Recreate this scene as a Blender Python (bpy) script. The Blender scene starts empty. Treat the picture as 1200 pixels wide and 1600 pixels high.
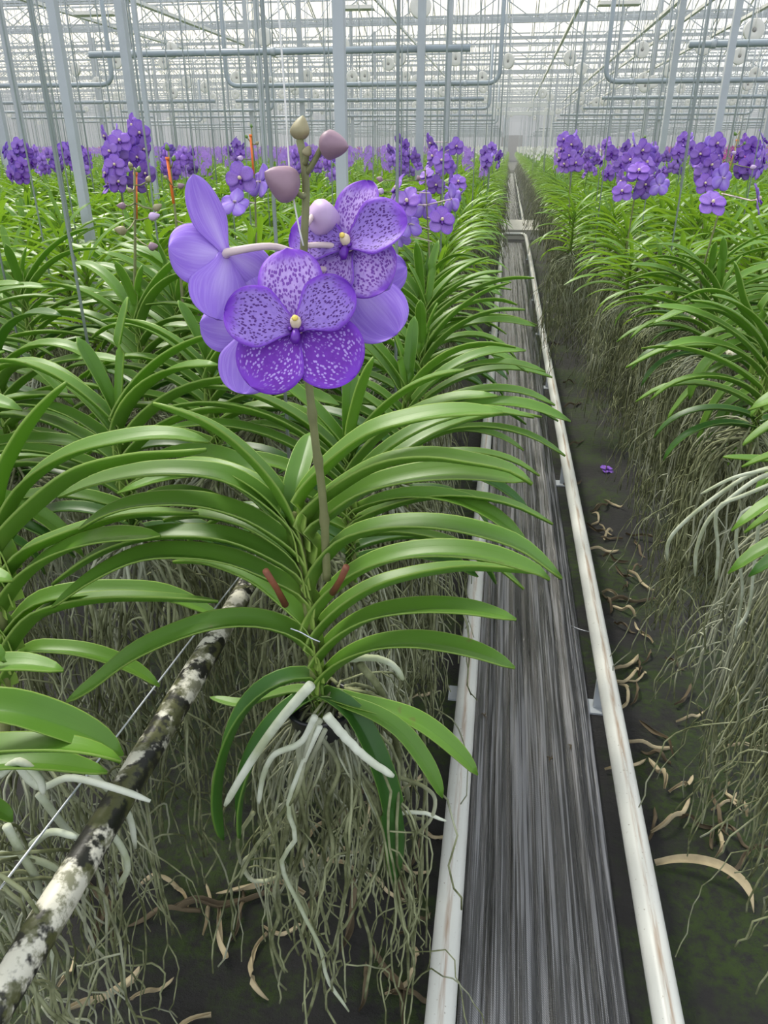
import bpy, math, random
import numpy as np
from mathutils import Vector, Matrix
PI = math.pi
C = bpy.context.scene.collection
SC = bpy.context.scene

# ------------------------------------------------------------------ camera model (1200x1600 frame)
F = 1170.0
CAMZ = 1.44
PITCH = math.radians(25.97)
YAW = math.radians(8.6)
cp, sp, ca, sa = math.cos(PITCH), math.sin(PITCH), math.cos(YAW), math.sin(YAW)
FWD = Vector((-sa * cp, ca * cp, -sp))
RGT = Vector((ca, sa, 0))
UP = RGT.cross(FWD)
CAM = Vector((0, 0, CAMZ))

def ray(px, py):
    return FWD + RGT * ((px - 600) / F) + UP * ((800 - py) / F)
def at_z(px, py, z):
    r = ray(px, py); return CAM + r * ((z - CAMZ) / r.z)
def at_d(px, py, d):
    return CAM + ray(px, py) * d
def at_plane(px, py, p0, n):
    r = ray(px, py); return CAM + r * ((p0 - CAM).dot(n) / r.dot(n))
def project(p):
    v = Vector(p) - CAM
    d = v.dot(FWD)
    if d <= 0.02: return None
    return 600 + F * v.dot(RGT) / d, 800 - F * v.dot(UP) / d, d

cam = bpy.data.cameras.new('camera')
cam.sensor_fit = 'VERTICAL'; cam.sensor_height = 36.0; cam.lens = 36.0 * F / 1600.0
cam.clip_end = 400
co = bpy.data.objects.new('camera', cam); C.objects.link(co)
co.location = CAM; co.rotation_euler = (PI / 2 - PITCH, 0, YAW)
SC.camera = co

# ------------------------------------------------------------------ materials
class N:
    def __init__(s, name):
        s.m = bpy.data.materials.new(name); s.m.use_nodes = True
        s.t = s.m.node_tree; s.t.nodes.clear()
    def n(s, typ, **kw):
        nd = s.t.nodes.new(typ)
        for k, v in kw.items():
            if k.startswith('_'):
                key = k[1:]
                key = int(key) if key.isdigit() else key.replace('__', ' ')
                s.set(nd.inputs[key], v)
            else: setattr(nd, k, v)
        return nd
    def set(s, inp, v):
        if isinstance(v, bpy.types.NodeSocket): s.t.links.new(v, inp)
        elif isinstance(v, bpy.types.Node): s.t.links.new(v.outputs[0], inp)
        else:
            if isinstance(v, (tuple, list)) and len(v) == 3 and inp.type == 'RGBA': v = (*v, 1)
            inp.default_value = v
    def math(s, op, a, b=0.0, c=None, clamp=False):
        nd = s.t.nodes.new('ShaderNodeMath'); nd.operation = op; nd.use_clamp = clamp
        s.set(nd.inputs[0], a); s.set(nd.inputs[1], b)
        if c is not None: s.set(nd.inputs[2], c)
        return nd.outputs[0]
    def mix(s, f, a, b):
        nd = s.t.nodes.new('ShaderNodeMixRGB'); s.set(nd.inputs[0], f); s.set(nd.inputs[1], a); s.set(nd.inputs[2], b)
        return nd.outputs[0]
    def ramp(s, f, a, b):     # smoothstep a..b
        nd = s.t.nodes.new('ShaderNodeMapRange'); nd.interpolation_type = 'SMOOTHSTEP'
        s.set(nd.inputs[0], f); nd.inputs[1].default_value = a; nd.inputs[2].default_value = b
        return nd.outputs[0]
    def noise(s, vec, scale, detail=2.0, rough=.5):
        nd = s.t.nodes.new('ShaderNodeTexNoise'); s.set(nd.inputs['Vector'], vec)
        nd.inputs['Scale'].default_value = scale; nd.inputs['Detail'].default_value = detail
        nd.inputs['Roughness'].default_value = rough
        return nd.outputs[0]
    def coord(s, which='Object'):
        return s.n('ShaderNodeTexCoord').outputs[which]
    def mapping(s, vec, scale=(1, 1, 1)):
        nd = s.t.nodes.new('ShaderNodeMapping'); s.set(nd.inputs[0], vec); nd.inputs['Scale'].default_value = scale
        return nd.outputs[0]
    def out(s, sh):
        o = s.t.nodes.new('ShaderNodeOutputMaterial'); s.t.links.new(sh, o.inputs[0]); return s.m
    def pbr(s, col, rough=.5, metal=0.0, spec=.5, bump=None, bstr=.3, bdist=.01, trans=0.0, tcol=None, emis=None):
        b = s.t.nodes.new('ShaderNodeBsdfPrincipled')
        s.set(b.inputs['Base Color'], col); s.set(b.inputs['Roughness'], rough)
        b.inputs['Metallic'].default_value = metal
        b.inputs['Specular IOR Level'].default_value = spec
        if bump is not None:
            bn = s.t.nodes.new('ShaderNodeBump'); bn.inputs['Strength'].default_value = bstr
            bn.inputs['Distance'].default_value = bdist
            s.set(bn.inputs['Height'], bump); s.t.links.new(bn.outputs[0], b.inputs['Normal'])
        sh = b.outputs[0]
        if trans > 0:
            tr = s.t.nodes.new('ShaderNodeBsdfTranslucent'); s.set(tr.inputs[0], tcol if tcol is not None else col)
            mx = s.t.nodes.new('ShaderNodeMixShader'); mx.inputs[0].default_value = trans
            s.t.links.new(sh, mx.inputs[1]); s.t.links.new(tr.outputs[0], mx.inputs[2]); sh = mx.outputs[0]
        return s.out(sh)

def simple(name, col, rough=.5, metal=0.0, var=0.0, scale=30, spec=.5):
    q = N(name)
    c = col
    if var > 0:
        nz = q.noise(q.coord(), scale, 3)
        c = q.mix(nz, tuple(x * (1 - var) for x in col), tuple(min(1, x * (1 + var)) for x in col))
    return q.pbr(c, rough, metal, spec)

def leaf_mat(name, dark, light, edge):
    q = N(name)
    uv = q.n('ShaderNodeSeparateXYZ', _0=q.coord('UV'))
    u, v = uv.outputs[0], uv.outputs[1]
    oi = q.n('ShaderNodeObjectInfo').outputs['Random']
    nz = q.noise(q.coord('Object'), 9, 3)
    c = q.mix(q.math('ADD', q.math('MULTIPLY', nz, .75), q.math('MULTIPLY', oi, .3)), dark, light)
    st = q.noise(q.mapping(q.coord('UV'), (2.0, 55, 1)), 1.0, 2)          # fine parallel veins
    c = q.mix(q.math('MULTIPLY', st, .22), c, light)
    # yellow-green at the clasping base and a thin pale margin
    c = q.mix(q.math('MULTIPLY', q.ramp(u, .22, .0), .45), c, edge)
    dv = q.math('ABSOLUTE', q.math('SUBTRACT', v, .5))
    c = q.mix(q.math('MULTIPLY', q.ramp(dv, .455, .5), .55), c, edge)
    c = q.mix(q.math('MULTIPLY', q.ramp(dv, .03, .0), .35), c, dark)
    sp_ = q.noise(q.coord('Object'), 60, 2)
    c = q.mix(q.math('MULTIPLY', q.ramp(sp_, .72, .78), .5), c, (.16, .14, .04))
    return q.pbr(c, .40, 0, .48, bump=st, bstr=.12, bdist=.001, trans=.32, tcol=q.mix(.5, c, (.42, .70, .02)))

M = {}
M['leaf'] = leaf_mat('leaf_green', (.050, .150, .014), (.170, .34, .040), (.46, .60, .14))
M['leaf_dark'] = leaf_mat('leaf_dark', (.025, .09, .018), (.06, .18, .025), (.28, .42, .08))
M['leaf_pale'] = leaf_mat('leaf_pale', (.12, .24, .05), (.22, .38, .09), (.5, .6, .25))

def petal_mat(kind):
    q = N('petal_' + kind)
    uvn = q.coord('UV')
    uv = q.n('ShaderNodeSeparateXYZ', _0=uvn)
    u, v = uv.outputs[0], uv.outputs[1]
    dv = q.math('MULTIPLY', q.math('ABSOLUTE', q.math('SUBTRACT', v, .5)), 2.0)
    nzw = q.noise(uvn, 9, 2)
    rim = q.math('MAXIMUM', q.ramp(q.math('ADD', dv, q.math('MULTIPLY', nzw, .3)), .86, 1.14),
                 q.ramp(q.math('ADD', u, q.math('MULTIPLY', nzw, .2)), .84, 1.06))
    vor = q.n('ShaderNodeTexVoronoi', _Vector=q.mapping(uvn, (19, 25, 1)), _Scale=1.0, _Randomness=.95).outputs['Distance']
    nz2 = q.noise(uvn, 14, 2)
    rev = q.noise(q.mapping(uvn, (2, 26, 1)), 1.0, 3)
    inner = q.ramp(u, .02, .25)
    tr = .25
    if kind == 'spotted':       # dark spots on pale lilac, violet rim
        base = q.mix(nz2, (.24, .13, .56), (.42, .28, .72))
        spot = q.math('MULTIPLY', q.ramp(vor, .46, .34), q.math('SUBTRACT', 1.0, rim))
        c = q.mix(rim, base, (.23, .06, .60))
        c = q.mix(q.math('MULTIPLY', spot, .93), c, (.07, .006, .17))
    elif kind == 'dorsal':
        base = q.mix(nz2, (.40, .22, .68), (.66, .50, .84))
        spot = q.math('MULTIPLY', q.ramp(vor, .52, .40), q.math('SUBTRACT', 1.0, rim))
        c = q.mix(rim, base, (.25, .07, .62))
        c = q.mix(q.math('MULTIPLY', spot, .85), c, (.15, .015, .36))
    elif kind == 'mottled':     # deep violet with pale speckles
        base = q.mix(nz2, (.15, .018, .40), (.22, .04, .50))
        pale = q.math('MULTIPLY', q.ramp(vor, .46, .30), q.math('SUBTRACT', 1.0, rim))
        pale = q.math('MULTIPLY', pale, q.ramp(q.math('ADD', nz2, dv), .45, .75))
        c = q.mix(rim, base, (.23, .05, .60))
        c = q.mix(q.math('MULTIPLY', pale, .8), c, (.60, .44, .90))
        c = q.mix(q.math('MULTIPLY', q.ramp(u, .25, .05), .8), c, (.08, .01, .28))
    elif kind == 'back':
        base = q.mix(q.ramp(rev, .35, .75), (.33, .18, .74), (.44, .29, .82))
        mid = q.math('MULTIPLY', q.ramp(dv, .6, .0), q.ramp(u, .95, .3))
        c = q.mix(q.math('MULTIPLY', mid, .5), base, (.66, .54, .92))
    elif kind == 'plain':
        base = q.mix(nz2, (.24, .08, .54), (.44, .24, .74))
        oi = q.n('ShaderNodeObjectInfo').outputs['Random']
        c = q.mix(rim, base, (.26, .10, .66)); c = q.mix(q.math('MULTIPLY', oi, .45), c, (.50, .33, .80))
        c = q.mix(q.math('MULTIPLY', q.ramp(vor, .35, .2), .5), c, (.10, .01, .36))
    if kind != 'back':
        c = q.mix(q.math('MULTIPLY', q.ramp(u, .20, .04), .7), c, (.13, .02, .32))
    return q.pbr(c, .5, 0, .35, bump=rev, bstr=.15, bdist=.001, trans=tr, tcol=c)
for k in ('spotted', 'dorsal', 'mottled', 'back', 'plain'): M['petal_' + k] = petal_mat(k)
M['lip'] = simple('lip_violet', (.10, .012, .30), .4, var=.4, scale=200)
M['column'] = simple('column_cream', (.72, .60, .42), .45, var=.2, scale=150)
M['anther'] = simple('anther_yellow', (.80, .62, .12), .4)
M['pedicel'] = simple('pedicel_lilac', (.62, .50, .50), .5, var=.15, scale=80)
M['spike'] = simple('spike_olive', (.19, .20, .085), .5, var=.3, scale=60)
M['spike_green'] = simple('spike_green', (.10, .20, .035), .5, var=.3, scale=60)
M['bud_mauve'] = simple('bud_mauve', (.27, .17, .22), .5, var=.35, scale=45)
M['bud_olive'] = simple('bud_olive', (.27, .24, .13), .5, var=.35, scale=50)
M['bud_pale'] = simple('bud_pale_lilac', (.50, .36, .58), .5, var=.2, scale=40)
M['tag'] = simple('tag_orange', (.90, .20, .035), .5)
M['petal_white'] = simple('petal_white', (.80, .80, .72), .5, var=.1)
M['petal_pink'] = simple('petal_pink', (.52, .06, .36), .5, var=.2)
M['brown'] = simple('cut_stalk_brown', (.20, .065, .03), .6, var=.4, scale=60)
M['twine'] = simple('twine_white', (.75, .75, .72), .7)

def root_mat(name, a, b, w):
    q = N(name)
    nz = q.noise(q.coord(), 22, 4, .6); n2 = q.noise(q.coord(), 6, 2)
    c = q.mix(q.ramp(nz, .35, .65), a, b)
    c = q.mix(q.math('MULTIPLY', q.ramp(n2, .5, .7), .6), c, w)
    return q.pbr(c, .75, 0, .2)
M['root'] = root_mat('root_grey_green', (.085, .095, .04), (.27, .29, .16), (.50, .52, .41))
M['root_pale'] = root_mat('root_pale', (.34, .38, .24), (.50, .54, .42), (.66, .68, .60))
M['stem'] = root_mat('stem_bark', (.12, .14, .05), (.24, .27, .09), (.35, .33, .2))

def bark_pipe_mat():
    q = N('peeling_pipe')
    co_ = q.coord()
    a = q.noise(co_, 14, 5, .65); b = q.noise(co_, 45, 4, .6)
    c = q.mix(q.ramp(a, .47, .53), (.010, .010, .007), (.62, .60, .50))
    c = q.mix(q.math('MULTIPLY', q.ramp(b, .47, .58), .8), c, (.085, .09, .03))
    return q.pbr(c, q.math('ADD', q.math('MULTIPLY', a, .4), .25), 0, .5, bump=a, bstr=.6, bdist=.004)
M['old_pipe'] = bark_pipe_mat()

def rail_mat():
    q = N('rail_white_paint')
    co_ = q.coord()
    s_ = q.n('ShaderNodeSeparateXYZ', _0=q.coord('UV'))
    nz = q.noise(q.mapping(co_, (90, 5, 90)), 1, 4, .65)
    n2 = q.noise(q.mapping(co_, (150, 150, 150)), 1, 2)
    # rusty worn line on the crown of the tube, where trolley wheels run
    dv = q.math('ABSOLUTE', q.math('SUBTRACT', s_.outputs[1], .5))
    worn = q.math('MULTIPLY', q.ramp(dv, .06, .0), q.ramp(nz, .38, .6))
    c = q.mix(q.noise(co_, 8, 3), (.60, .61, .56), (.70, .71, .67))
    c = q.mix(q.math('MULTIPLY', worn, .85), c, (.33, .22, .14))
    c = q.mix(q.math('MULTIPLY', q.ramp(n2, .68, .76), .6), c, (.2, .16, .1))
    return q.pbr(c, .33, 0, .5)
M['rail'] = rail_mat()

def fabric_mat():
    q = N('woven_ground_cover')
    co_ = q.coord()
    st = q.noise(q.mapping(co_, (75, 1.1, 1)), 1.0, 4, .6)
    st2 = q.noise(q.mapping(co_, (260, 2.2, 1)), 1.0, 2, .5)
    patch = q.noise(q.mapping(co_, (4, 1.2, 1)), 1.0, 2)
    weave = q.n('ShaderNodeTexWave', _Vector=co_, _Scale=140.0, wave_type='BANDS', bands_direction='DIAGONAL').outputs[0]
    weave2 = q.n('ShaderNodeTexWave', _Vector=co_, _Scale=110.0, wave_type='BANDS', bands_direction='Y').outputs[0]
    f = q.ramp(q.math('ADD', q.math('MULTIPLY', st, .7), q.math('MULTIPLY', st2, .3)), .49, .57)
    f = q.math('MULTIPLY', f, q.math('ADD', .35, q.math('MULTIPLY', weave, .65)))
    c = q.mix(f, (.006, .006, .007), (.30, .30, .315))  # pale streaks paint the sheen along the wrinkles into the base colour
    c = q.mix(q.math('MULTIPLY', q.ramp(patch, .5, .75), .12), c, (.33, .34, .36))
    r = q.math('ADD', .14, q.math('MULTIPLY', st, .3))
    h = q.math('ADD', q.math('MULTIPLY', st, 1.0), q.math('MULTIPLY', weave2, .05))
    h = q.math('ADD', h, q.math('MULTIPLY', st2, .25))
    return q.pbr(c, r, 0, 1.0, bump=h, bstr=.9, bdist=.009)
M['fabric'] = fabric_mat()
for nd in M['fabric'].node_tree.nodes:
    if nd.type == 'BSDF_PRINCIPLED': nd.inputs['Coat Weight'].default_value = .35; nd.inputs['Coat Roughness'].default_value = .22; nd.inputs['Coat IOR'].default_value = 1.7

def ground_mat():
    q = N('mossy_ground')
    co_ = q.coord()
    a = q.noise(co_, 2.2, 6, .7); b = q.noise(co_, 38, 7, .78); d = q.noise(q.mapping(co_, (12, 40, 1)), 1, 3)
    c = q.mix(b, (.006, .006, .0055), (.040, .038, .036))
    moss = q.mix(b, (.008, .018, .003), (.055, .095, .012))
    c = q.mix(q.math('MULTIPLY', q.ramp(a, .44, .56), q.ramp(b, .38, .56)), c, moss)
    h = q.math('ADD', q.math('MULTIPLY', b, 1.0), q.math('MULTIPLY', d, .5))
    h = q.math('ADD', h, q.math('MULTIPLY', a, 1.5))
    return q.pbr(c, q.math('ADD', .35, q.math('MULTIPLY', b, .5)), 0, .4, bump=h, bstr=.9, bdist=.02)
M['ground'] = ground_mat()
M['dead'] = simple('dead_leaf_tan', (.38, .315, .19), .8, var=.6, scale=25)
M['dead_dark'] = simple('dead_leaf_brown', (.10, .075, .04), .8, var=.5, scale=25)
M['galv'] = simple('galvanised_steel', (.40, .43, .45), .5, .0, var=.12, scale=12)
M['pipe'] = simple('grey_painted_pipe', (.30, .35, .38), .45, 0, var=.08, scale=8)
M['rod'] = simple('rod_grey', (.40, .44, .46), .5, 0, var=.1, scale=20)
M['whitebar'] = simple('white_bar', (.72, .72, .68), .5, 0, var=.05)
M['reel'] = simple('reel_white', (.74, .72, .66), .45, 0, var=.06, scale=12)
M['reel_dark'] = simple('reel_hub', (.28, .27, .25), .5)
M['concrete'] = simple('concrete', (.50, .48, .42), .8, var=.12, scale=12)
M['pot'] = simple('black_plastic', (.012, .012, .014), .35)
M['wire'] = simple('wire_steel', (.60, .63, .68), .3, .7)
M['wall'] = simple('end_wall', (.50, .52, .54), .6, var=.06, scale=.5)
M['dark_end'] = simple('dark_doorway', (.05, .055, .05), .7)

def glass_mat():
    q = N('roof_glass')
    tr = q.n('ShaderNodeBsdfTransparent', _0=(.94, .95, .95, 1))
    g = q.n('ShaderNodeBsdfGlossy', _0=(.8, .8, .8, 1), _Roughness=.1)
    mx = q.n('ShaderNodeMixShader'); mx.inputs[0].default_value = .05
    q.t.links.new(tr.outputs[0], mx.inputs[1]); q.t.links.new(g.outputs[0], mx.inputs[2])
    return q.out(mx.outputs[0])
M['glass'] = glass_mat()

# ------------------------------------------------------------------ mesh helpers
def smoothstep(a, b, x):
    t = max(0.0, min(1.0, (x - a) / (b - a))); return t * t * (3 - 2 * t)

class G:
    def __init__(s): s.v = []; s.f = []; s.uv = []; s.mi = []
    def add(s, verts, faces, uvs=None, mi=0):
        k = len(s.v)
        s.v += [tuple(p) for p in verts]
        s.uv += list(uvs) if uvs else [(0, 0)] * len(verts)
        s.f += [tuple(i + k for i in f) for f in faces]
        s.mi += [mi] * len(faces)
        return s
    def mesh(s, name, mats, smooth=True):
        me = bpy.data.meshes.new(name)
        me.from_pydata(s.v, [], s.f)
        for m in (mats if isinstance(mats, (list, tuple)) else [mats]): me.materials.append(m)
        uvl = me.uv_layers.new(name='UVMap')
        li = np.empty(len(me.loops), dtype=np.int32); me.loops.foreach_get('vertex_index', li)
        uvl.data.foreach_set('uv', np.array(s.uv, dtype=np.float32)[li].ravel())
        me.polygons.foreach_set('material_index', np.array(s.mi, dtype=np.int32))
        me.polygons.foreach_set('use_smooth', np.full(len(me.polygons), smooth, dtype=bool))
        me.update()
        return me

def link(name, me, parent=None, loc=None):
    o = bpy.data.objects.new(name, me); C.objects.link(o)
    if parent: o.parent = parent
    if loc is not None: o.location = loc
    return o
def empty(name, loc=(0, 0, 0), rz=0.0):
    o = bpy.data.objects.new(name, None); C.objects.link(o); o.location = loc; o.rotation_euler = (0, 0, rz)
    o.empty_display_size = .05
    return o
def tag(o, label=None, cat=None, group=None, kind=None):
    if label: o['label'] = label
    if cat: o['category'] = cat
    if group: o['group'] = group
    if kind: o['kind'] = kind
    return o

def catmull(pts, n):
    pts = [Vector(p) for p in pts]
    if len(pts) == 2: return [pts[0].lerp(pts[1], i / (n - 1)) for i in range(n)]
    P = [pts[0] * 2 - pts[1]] + pts + [pts[-1] * 2 - pts[-2]]
    dense = []
    for i in range(1, len(P) - 2):
        for k in range(8):
            t = k / 8
            a, b, c, d = P[i - 1], P[i], P[i + 1], P[i + 2]
            dense.append(.5 * ((2 * b) + (c - a) * t + (2 * a - 5 * b + 4 * c - d) * t * t + (3 * b - a - 3 * c + d) * t ** 3))
    dense.append(pts[-1].copy())
    L = [0.0]
    for i in range(1, len(dense)): L.append(L[-1] + (dense[i] - dense[i - 1]).length)
    out = []; j = 0
    for i in range(n):
        s_ = L[-1] * i / (n - 1)
        while j < len(L) - 2 and L[j + 1] < s_: j += 1
        t = (s_ - L[j]) / max(1e-9, L[j + 1] - L[j])
        out.append(dense[j].lerp(dense[j + 1], min(1, t)))
    return out

def tube(g, pts, rad, sides=6, mi=0, caps=True):
    pts = [Vector(p) for p in pts]; n = len(pts)
    if not isinstance(rad, (list, tuple)): rad = [rad] * n
    t0 = (pts[1] - pts[0]).normalized()
    ref = Vector((0, 0, 1)) if abs(t0.z) < .9 else Vector((0, 1, 0))
    a = t0.cross(ref).normalized()
    V = []; U = []; Fc = []
    for i in range(n):
        t = (pts[min(i + 1, n - 1)] - pts[max(i - 1, 0)])
        t = t.normalized() if t.length > 1e-9 else t0
        a = (a - t * a.dot(t)); a = a.normalized() if a.length > 1e-6 else t.cross(ref).normalized()
        b = t.cross(a)
        for k in range(sides):
            th = 2 * PI * k / sides
            V.append(pts[i] + (a * math.cos(th) + b * math.sin(th)) * rad[i]); U.append((i / (n - 1), k / sides))
    for i in range(n - 1):
        for k in range(sides):
            k2 = (k + 1) % sides
            Fc.append((i * sides + k, i * sides + k2, (i + 1) * sides + k2, (i + 1) * sides + k))
    if caps:
        Fc.append(tuple(range(sides - 1, -1, -1))); Fc.append(tuple((n - 1) * sides + k for k in range(sides)))
    g.add(V, Fc, U, mi)
    return g

def lathe(g, prof, segs=20, mi=0, mat=None):
    """prof: (r, h) pairs, about local Z; mat: Matrix"""
    V = []; Fc = []
    for r, h in prof:
        for k in range(segs):
            th = 2 * PI * k / segs
            p = Vector((r * math.cos(th), r * math.sin(th), h))
            V.append(mat @ p if mat else p)
    for i in range(len(prof) - 1):
        for k in range(segs):
            k2 = (k + 1) % segs
            Fc.append((i * segs + k, i * segs + k2, (i + 1) * segs + k2, (i + 1) * segs + k))
    g.add(V, Fc, None, mi); return g

def box(g, x0, x1, y0, y1, z0, z1, mi=0):
    V = [(x, y, z) for x in (x0, x1) for y in (y0, y1) for z in (z0, z1)]
    g.add(V, [(0, 1, 3, 2), (4, 6, 7, 5), (0, 4, 5, 1), (2, 3, 7, 6), (0, 2, 6, 4), (1, 5, 7, 3)], None, mi); return g
def beam(g, a, b, w, h=None, mi=0):
    """rectangular bar from a to b"""
    a = Vector(a); b = Vector(b); t = (b - a).normalized(); h = h or w
    ref = Vector((0, 0, 1)) if abs(t.z) < .9 else Vector((1, 0, 0))
    s_ = t.cross(ref).normalized() * w / 2; u_ = s_.normalized().cross(t) * h / 2
    V = [p + s_ * i + u_ * j for p in (a, b) for i, j in ((-1, -1), (1, -1), (1, 1), (-1, 1))]
    g.add(V, [(3, 2, 1, 0), (4, 5, 6, 7), (0, 1, 5, 4), (1, 2, 6, 5), (2, 3, 7, 6), (3, 0, 4, 7)], None, mi); return g

# ------------------------------------------------------------------ leaves
def leaf_prof(u):
    w = .80 + .20 * smoothstep(0, .35, u)
    if u > .55: w *= max(.0, 1 - ((u - .55) / .45) ** 3.2) ** .62
    return max(w, .05)

def leaf_geo(g, pts, W, side, n=16, chan=.52, thick=.0022, mi=0, lod=0, twist=0.0):
    """strap leaf along pts; side = approx. width direction; V-channelled, closed solid for lod 0"""
    P = catmull(pts, n)
    V = []; U = []; Fc = []
    side = Vector(side)
    offs = [-1, -.94, -.5, -.07, .07, .5, .94, 1] if lod == 0 else [-1, -.08, .08, 1]
    m = len(offs); R = m + (m - 2 if lod == 0 else 0)
    for i, p in enumerate(P):
        u = i / (n - 1)
        t = (P[min(i + 1, n - 1)] - P[max(i - 1, 0)]).normalized()
        s_ = side - t * side.dot(t)
        s_ = s_.normalized() if s_.length > 1e-6 else Vector((0, 1, 0))
        nn = s_.cross(t)
        if nn.z < 0 and abs(t.z) < .97: nn = -nn
        if twist: 
            q = Matrix.Rotation(twist * u, 3, t); s_ = q @ s_; nn = q @ nn
        w = W * leaf_prof(u) * .5
        ch = chan * (1.35 - .9 * u)
        for o in offs:
            V.append(p + s_ * (o * w * math.cos(ch * .9)) + nn * (abs(o) * w * ch)); U.append((u, .5 + o * .5))
        if lod == 0:
            for o in offs[-2:0:-1]:
                th = thick * (1.5 if abs(o) < .2 else 1.0)
                V.append(p + s_ * (o * w * math.cos(ch * .9)) + nn * (abs(o) * w * ch - th)); U.append((u, .5 + o * .5))
    for i in range(n - 1):
        for k in range(R if lod == 0 else m - 1):
            k2 = (k + 1) % R
            Fc.append((i * R + k, i * R + k2, (i + 1) * R + k2, (i + 1) * R + k))
    if lod == 0:
        Fc.append(tuple(range((n - 1) * R, n * R)))
    g.add(V, Fc, U, mi); return g

def arc_leaf(rnd, h, elev0, elev1, L, az, npts=6, start=Vector((0, 0, 0))):
    """centre line leaving the stem at height h; elevation falls from elev0 to elev1"""
    p = start + Vector((0, 0, h)); out = [p.copy()]
    az2 = az
    k = npts - 1
    for i in range(k):
        t = (i + .5) / k
        e = elev0 + (elev1 - elev0) * (t ** 1.15)
        az2 += rnd.uniform(-.05, .05)
        p = p + Vector((math.cos(az2) * math.cos(e), math.sin(az2) * math.cos(e), math.sin(e))) * (L / k)
        out.append(p.copy())
    return out

def plant_leaves(rnd, n_side=9, H=.20, Lm=.30, W=.033):
    """list of (pts, width, side) for a vanda: two ranks of strap leaves"""
    res = []
    for sd in (0, 1):
        az0 = PI * sd
        for i in range(n_side):
            f = (i + .5 * sd) / n_side
            h = .0 + H * f
            e0 = math.radians(22 + 46 * f + rnd.uniform(-6, 6))
            e1 = math.radians(-50 + 62 * f ** 1.3 + rnd.uniform(-14, 12))
            if rnd.random() < .12: e1 -= .5
            L = Lm * rnd.uniform(.86, 1.1) * (1 - .3 * max(0, f - .65) / .35) * (.72 + .28 * min(1, f / .25))
            az = az0 + rnd.uniform(-.34, .34)
            pts = arc_leaf(rnd, h, e0, e1, L, az); pts = [pts[0] - Vector((0, 0, .03))] + pts
            side = Vector((-math.sin(az), math.cos(az), 0))
            res.append((pts, W * rnd.uniform(.88, 1.1), side))
    for k in range(2):
        az = rnd.uniform(0, PI * 2); e = math.radians(rnd.uniform(68, 84))
        pts = arc_leaf(rnd, H * .95, e, e - .25, Lm * rnd.uniform(.3, .6), az, 4)
        res.append((pts, W * .75, Vector((-math.sin(az), math.cos(az), 0))))
    return res

def foliage_mesh(seed, lod, mat, **kw):
    rnd = random.Random(seed); g = G()
    H = kw.get('H', .20)
    for pts, w, side in plant_leaves(rnd, **kw):
        leaf_geo(g, pts, w, side, n=(15, 9, 5)[lod], lod=0 if lod == 0 else 1, twist=rnd.uniform(-.35, .35))
    return g.mesh('foliage', mat)
def stem_mesh(H=.2, sides=7):
    g = G(); tube(g, [(0, 0, -.06), (.002, 0, 0), (-.002, 0, H * .5), (0, 0, H)], [.005, .006, .006, .004], sides)
    return g.mesh('stem', M['stem'])

def wander(rnd, p, L, n, out=(0, 0), down=1.0, wob=.35, zmin=None):
    p = Vector(p); pts = [p.copy()]
    d = Vector((out[0], out[1], -.15)); step = L / n
    for i in range(n):
        g_ = min(1.0, (i + 1) / n * 3.0) * down
        d = d * .72 + Vector((rnd.gauss(0, wob) * .55, rnd.gauss(0, wob) * .55, -g_ * .42 + rnd.gauss(0, wob) * .2))
        d.normalize(); p = p + d * step
        if zmin is not None and p.z < zmin: break
        pts.append(p.copy())
    return pts

def root_mesh(seed, n_main=22, n_br=2, lod=0, L=(.35, .62), spread=.10, r=.0026, mat=None, zmin=-.85):
    rnd = random.Random(seed); g = G(); sides = (6, 4, 3)[lod]; nseg = (20, 13, 7)[lod]
    for i in range(n_main):
        a = rnd.uniform(0, 2 * PI); rr = rnd.uniform(.1, .9)
        p0 = Vector((math.cos(a) * .008, math.sin(a) * .008, rnd.uniform(-.03, .03)))
        Lr = rnd.uniform(*L)
        pts = wander(rnd, p0, Lr, nseg, (math.cos(a) * rr * 1.1, math.sin(a) * rr * 1.1), wob=.30, zmin=zmin)
        # keep in the curtain
        for q in pts:
            m_ = math.hypot(q.x, q.y)
            if m_ > spread: q.x *= (spread + (m_ - spread) * .25) / m_; q.y *= (spread + (m_ - spread) * .25) / m_
        r0 = r * rnd.uniform(.7, 1.35)
        tube(g, catmull(pts, len(pts)) if len(pts) > 2 else pts, [r0 * (1 - .35 * k / max(1, len(pts) - 1)) for k in range(len(pts))], sides)
        for b in range(n_br):
            if len(pts) < 5: break
            q = pts[rnd.randint(2, len(pts) - 2)]
            bp = wander(rnd, q, Lr * rnd.uniform(.2, .5), max(4, nseg // 2), (rnd.uniform(-.7, .7), rnd.uniform(-.7, .7)), wob=.45)
            tube(g, bp, r0 * .62, max(3, sides - 1))
    return g.mesh('aerial_root_mass', mat or M['root'])

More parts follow.
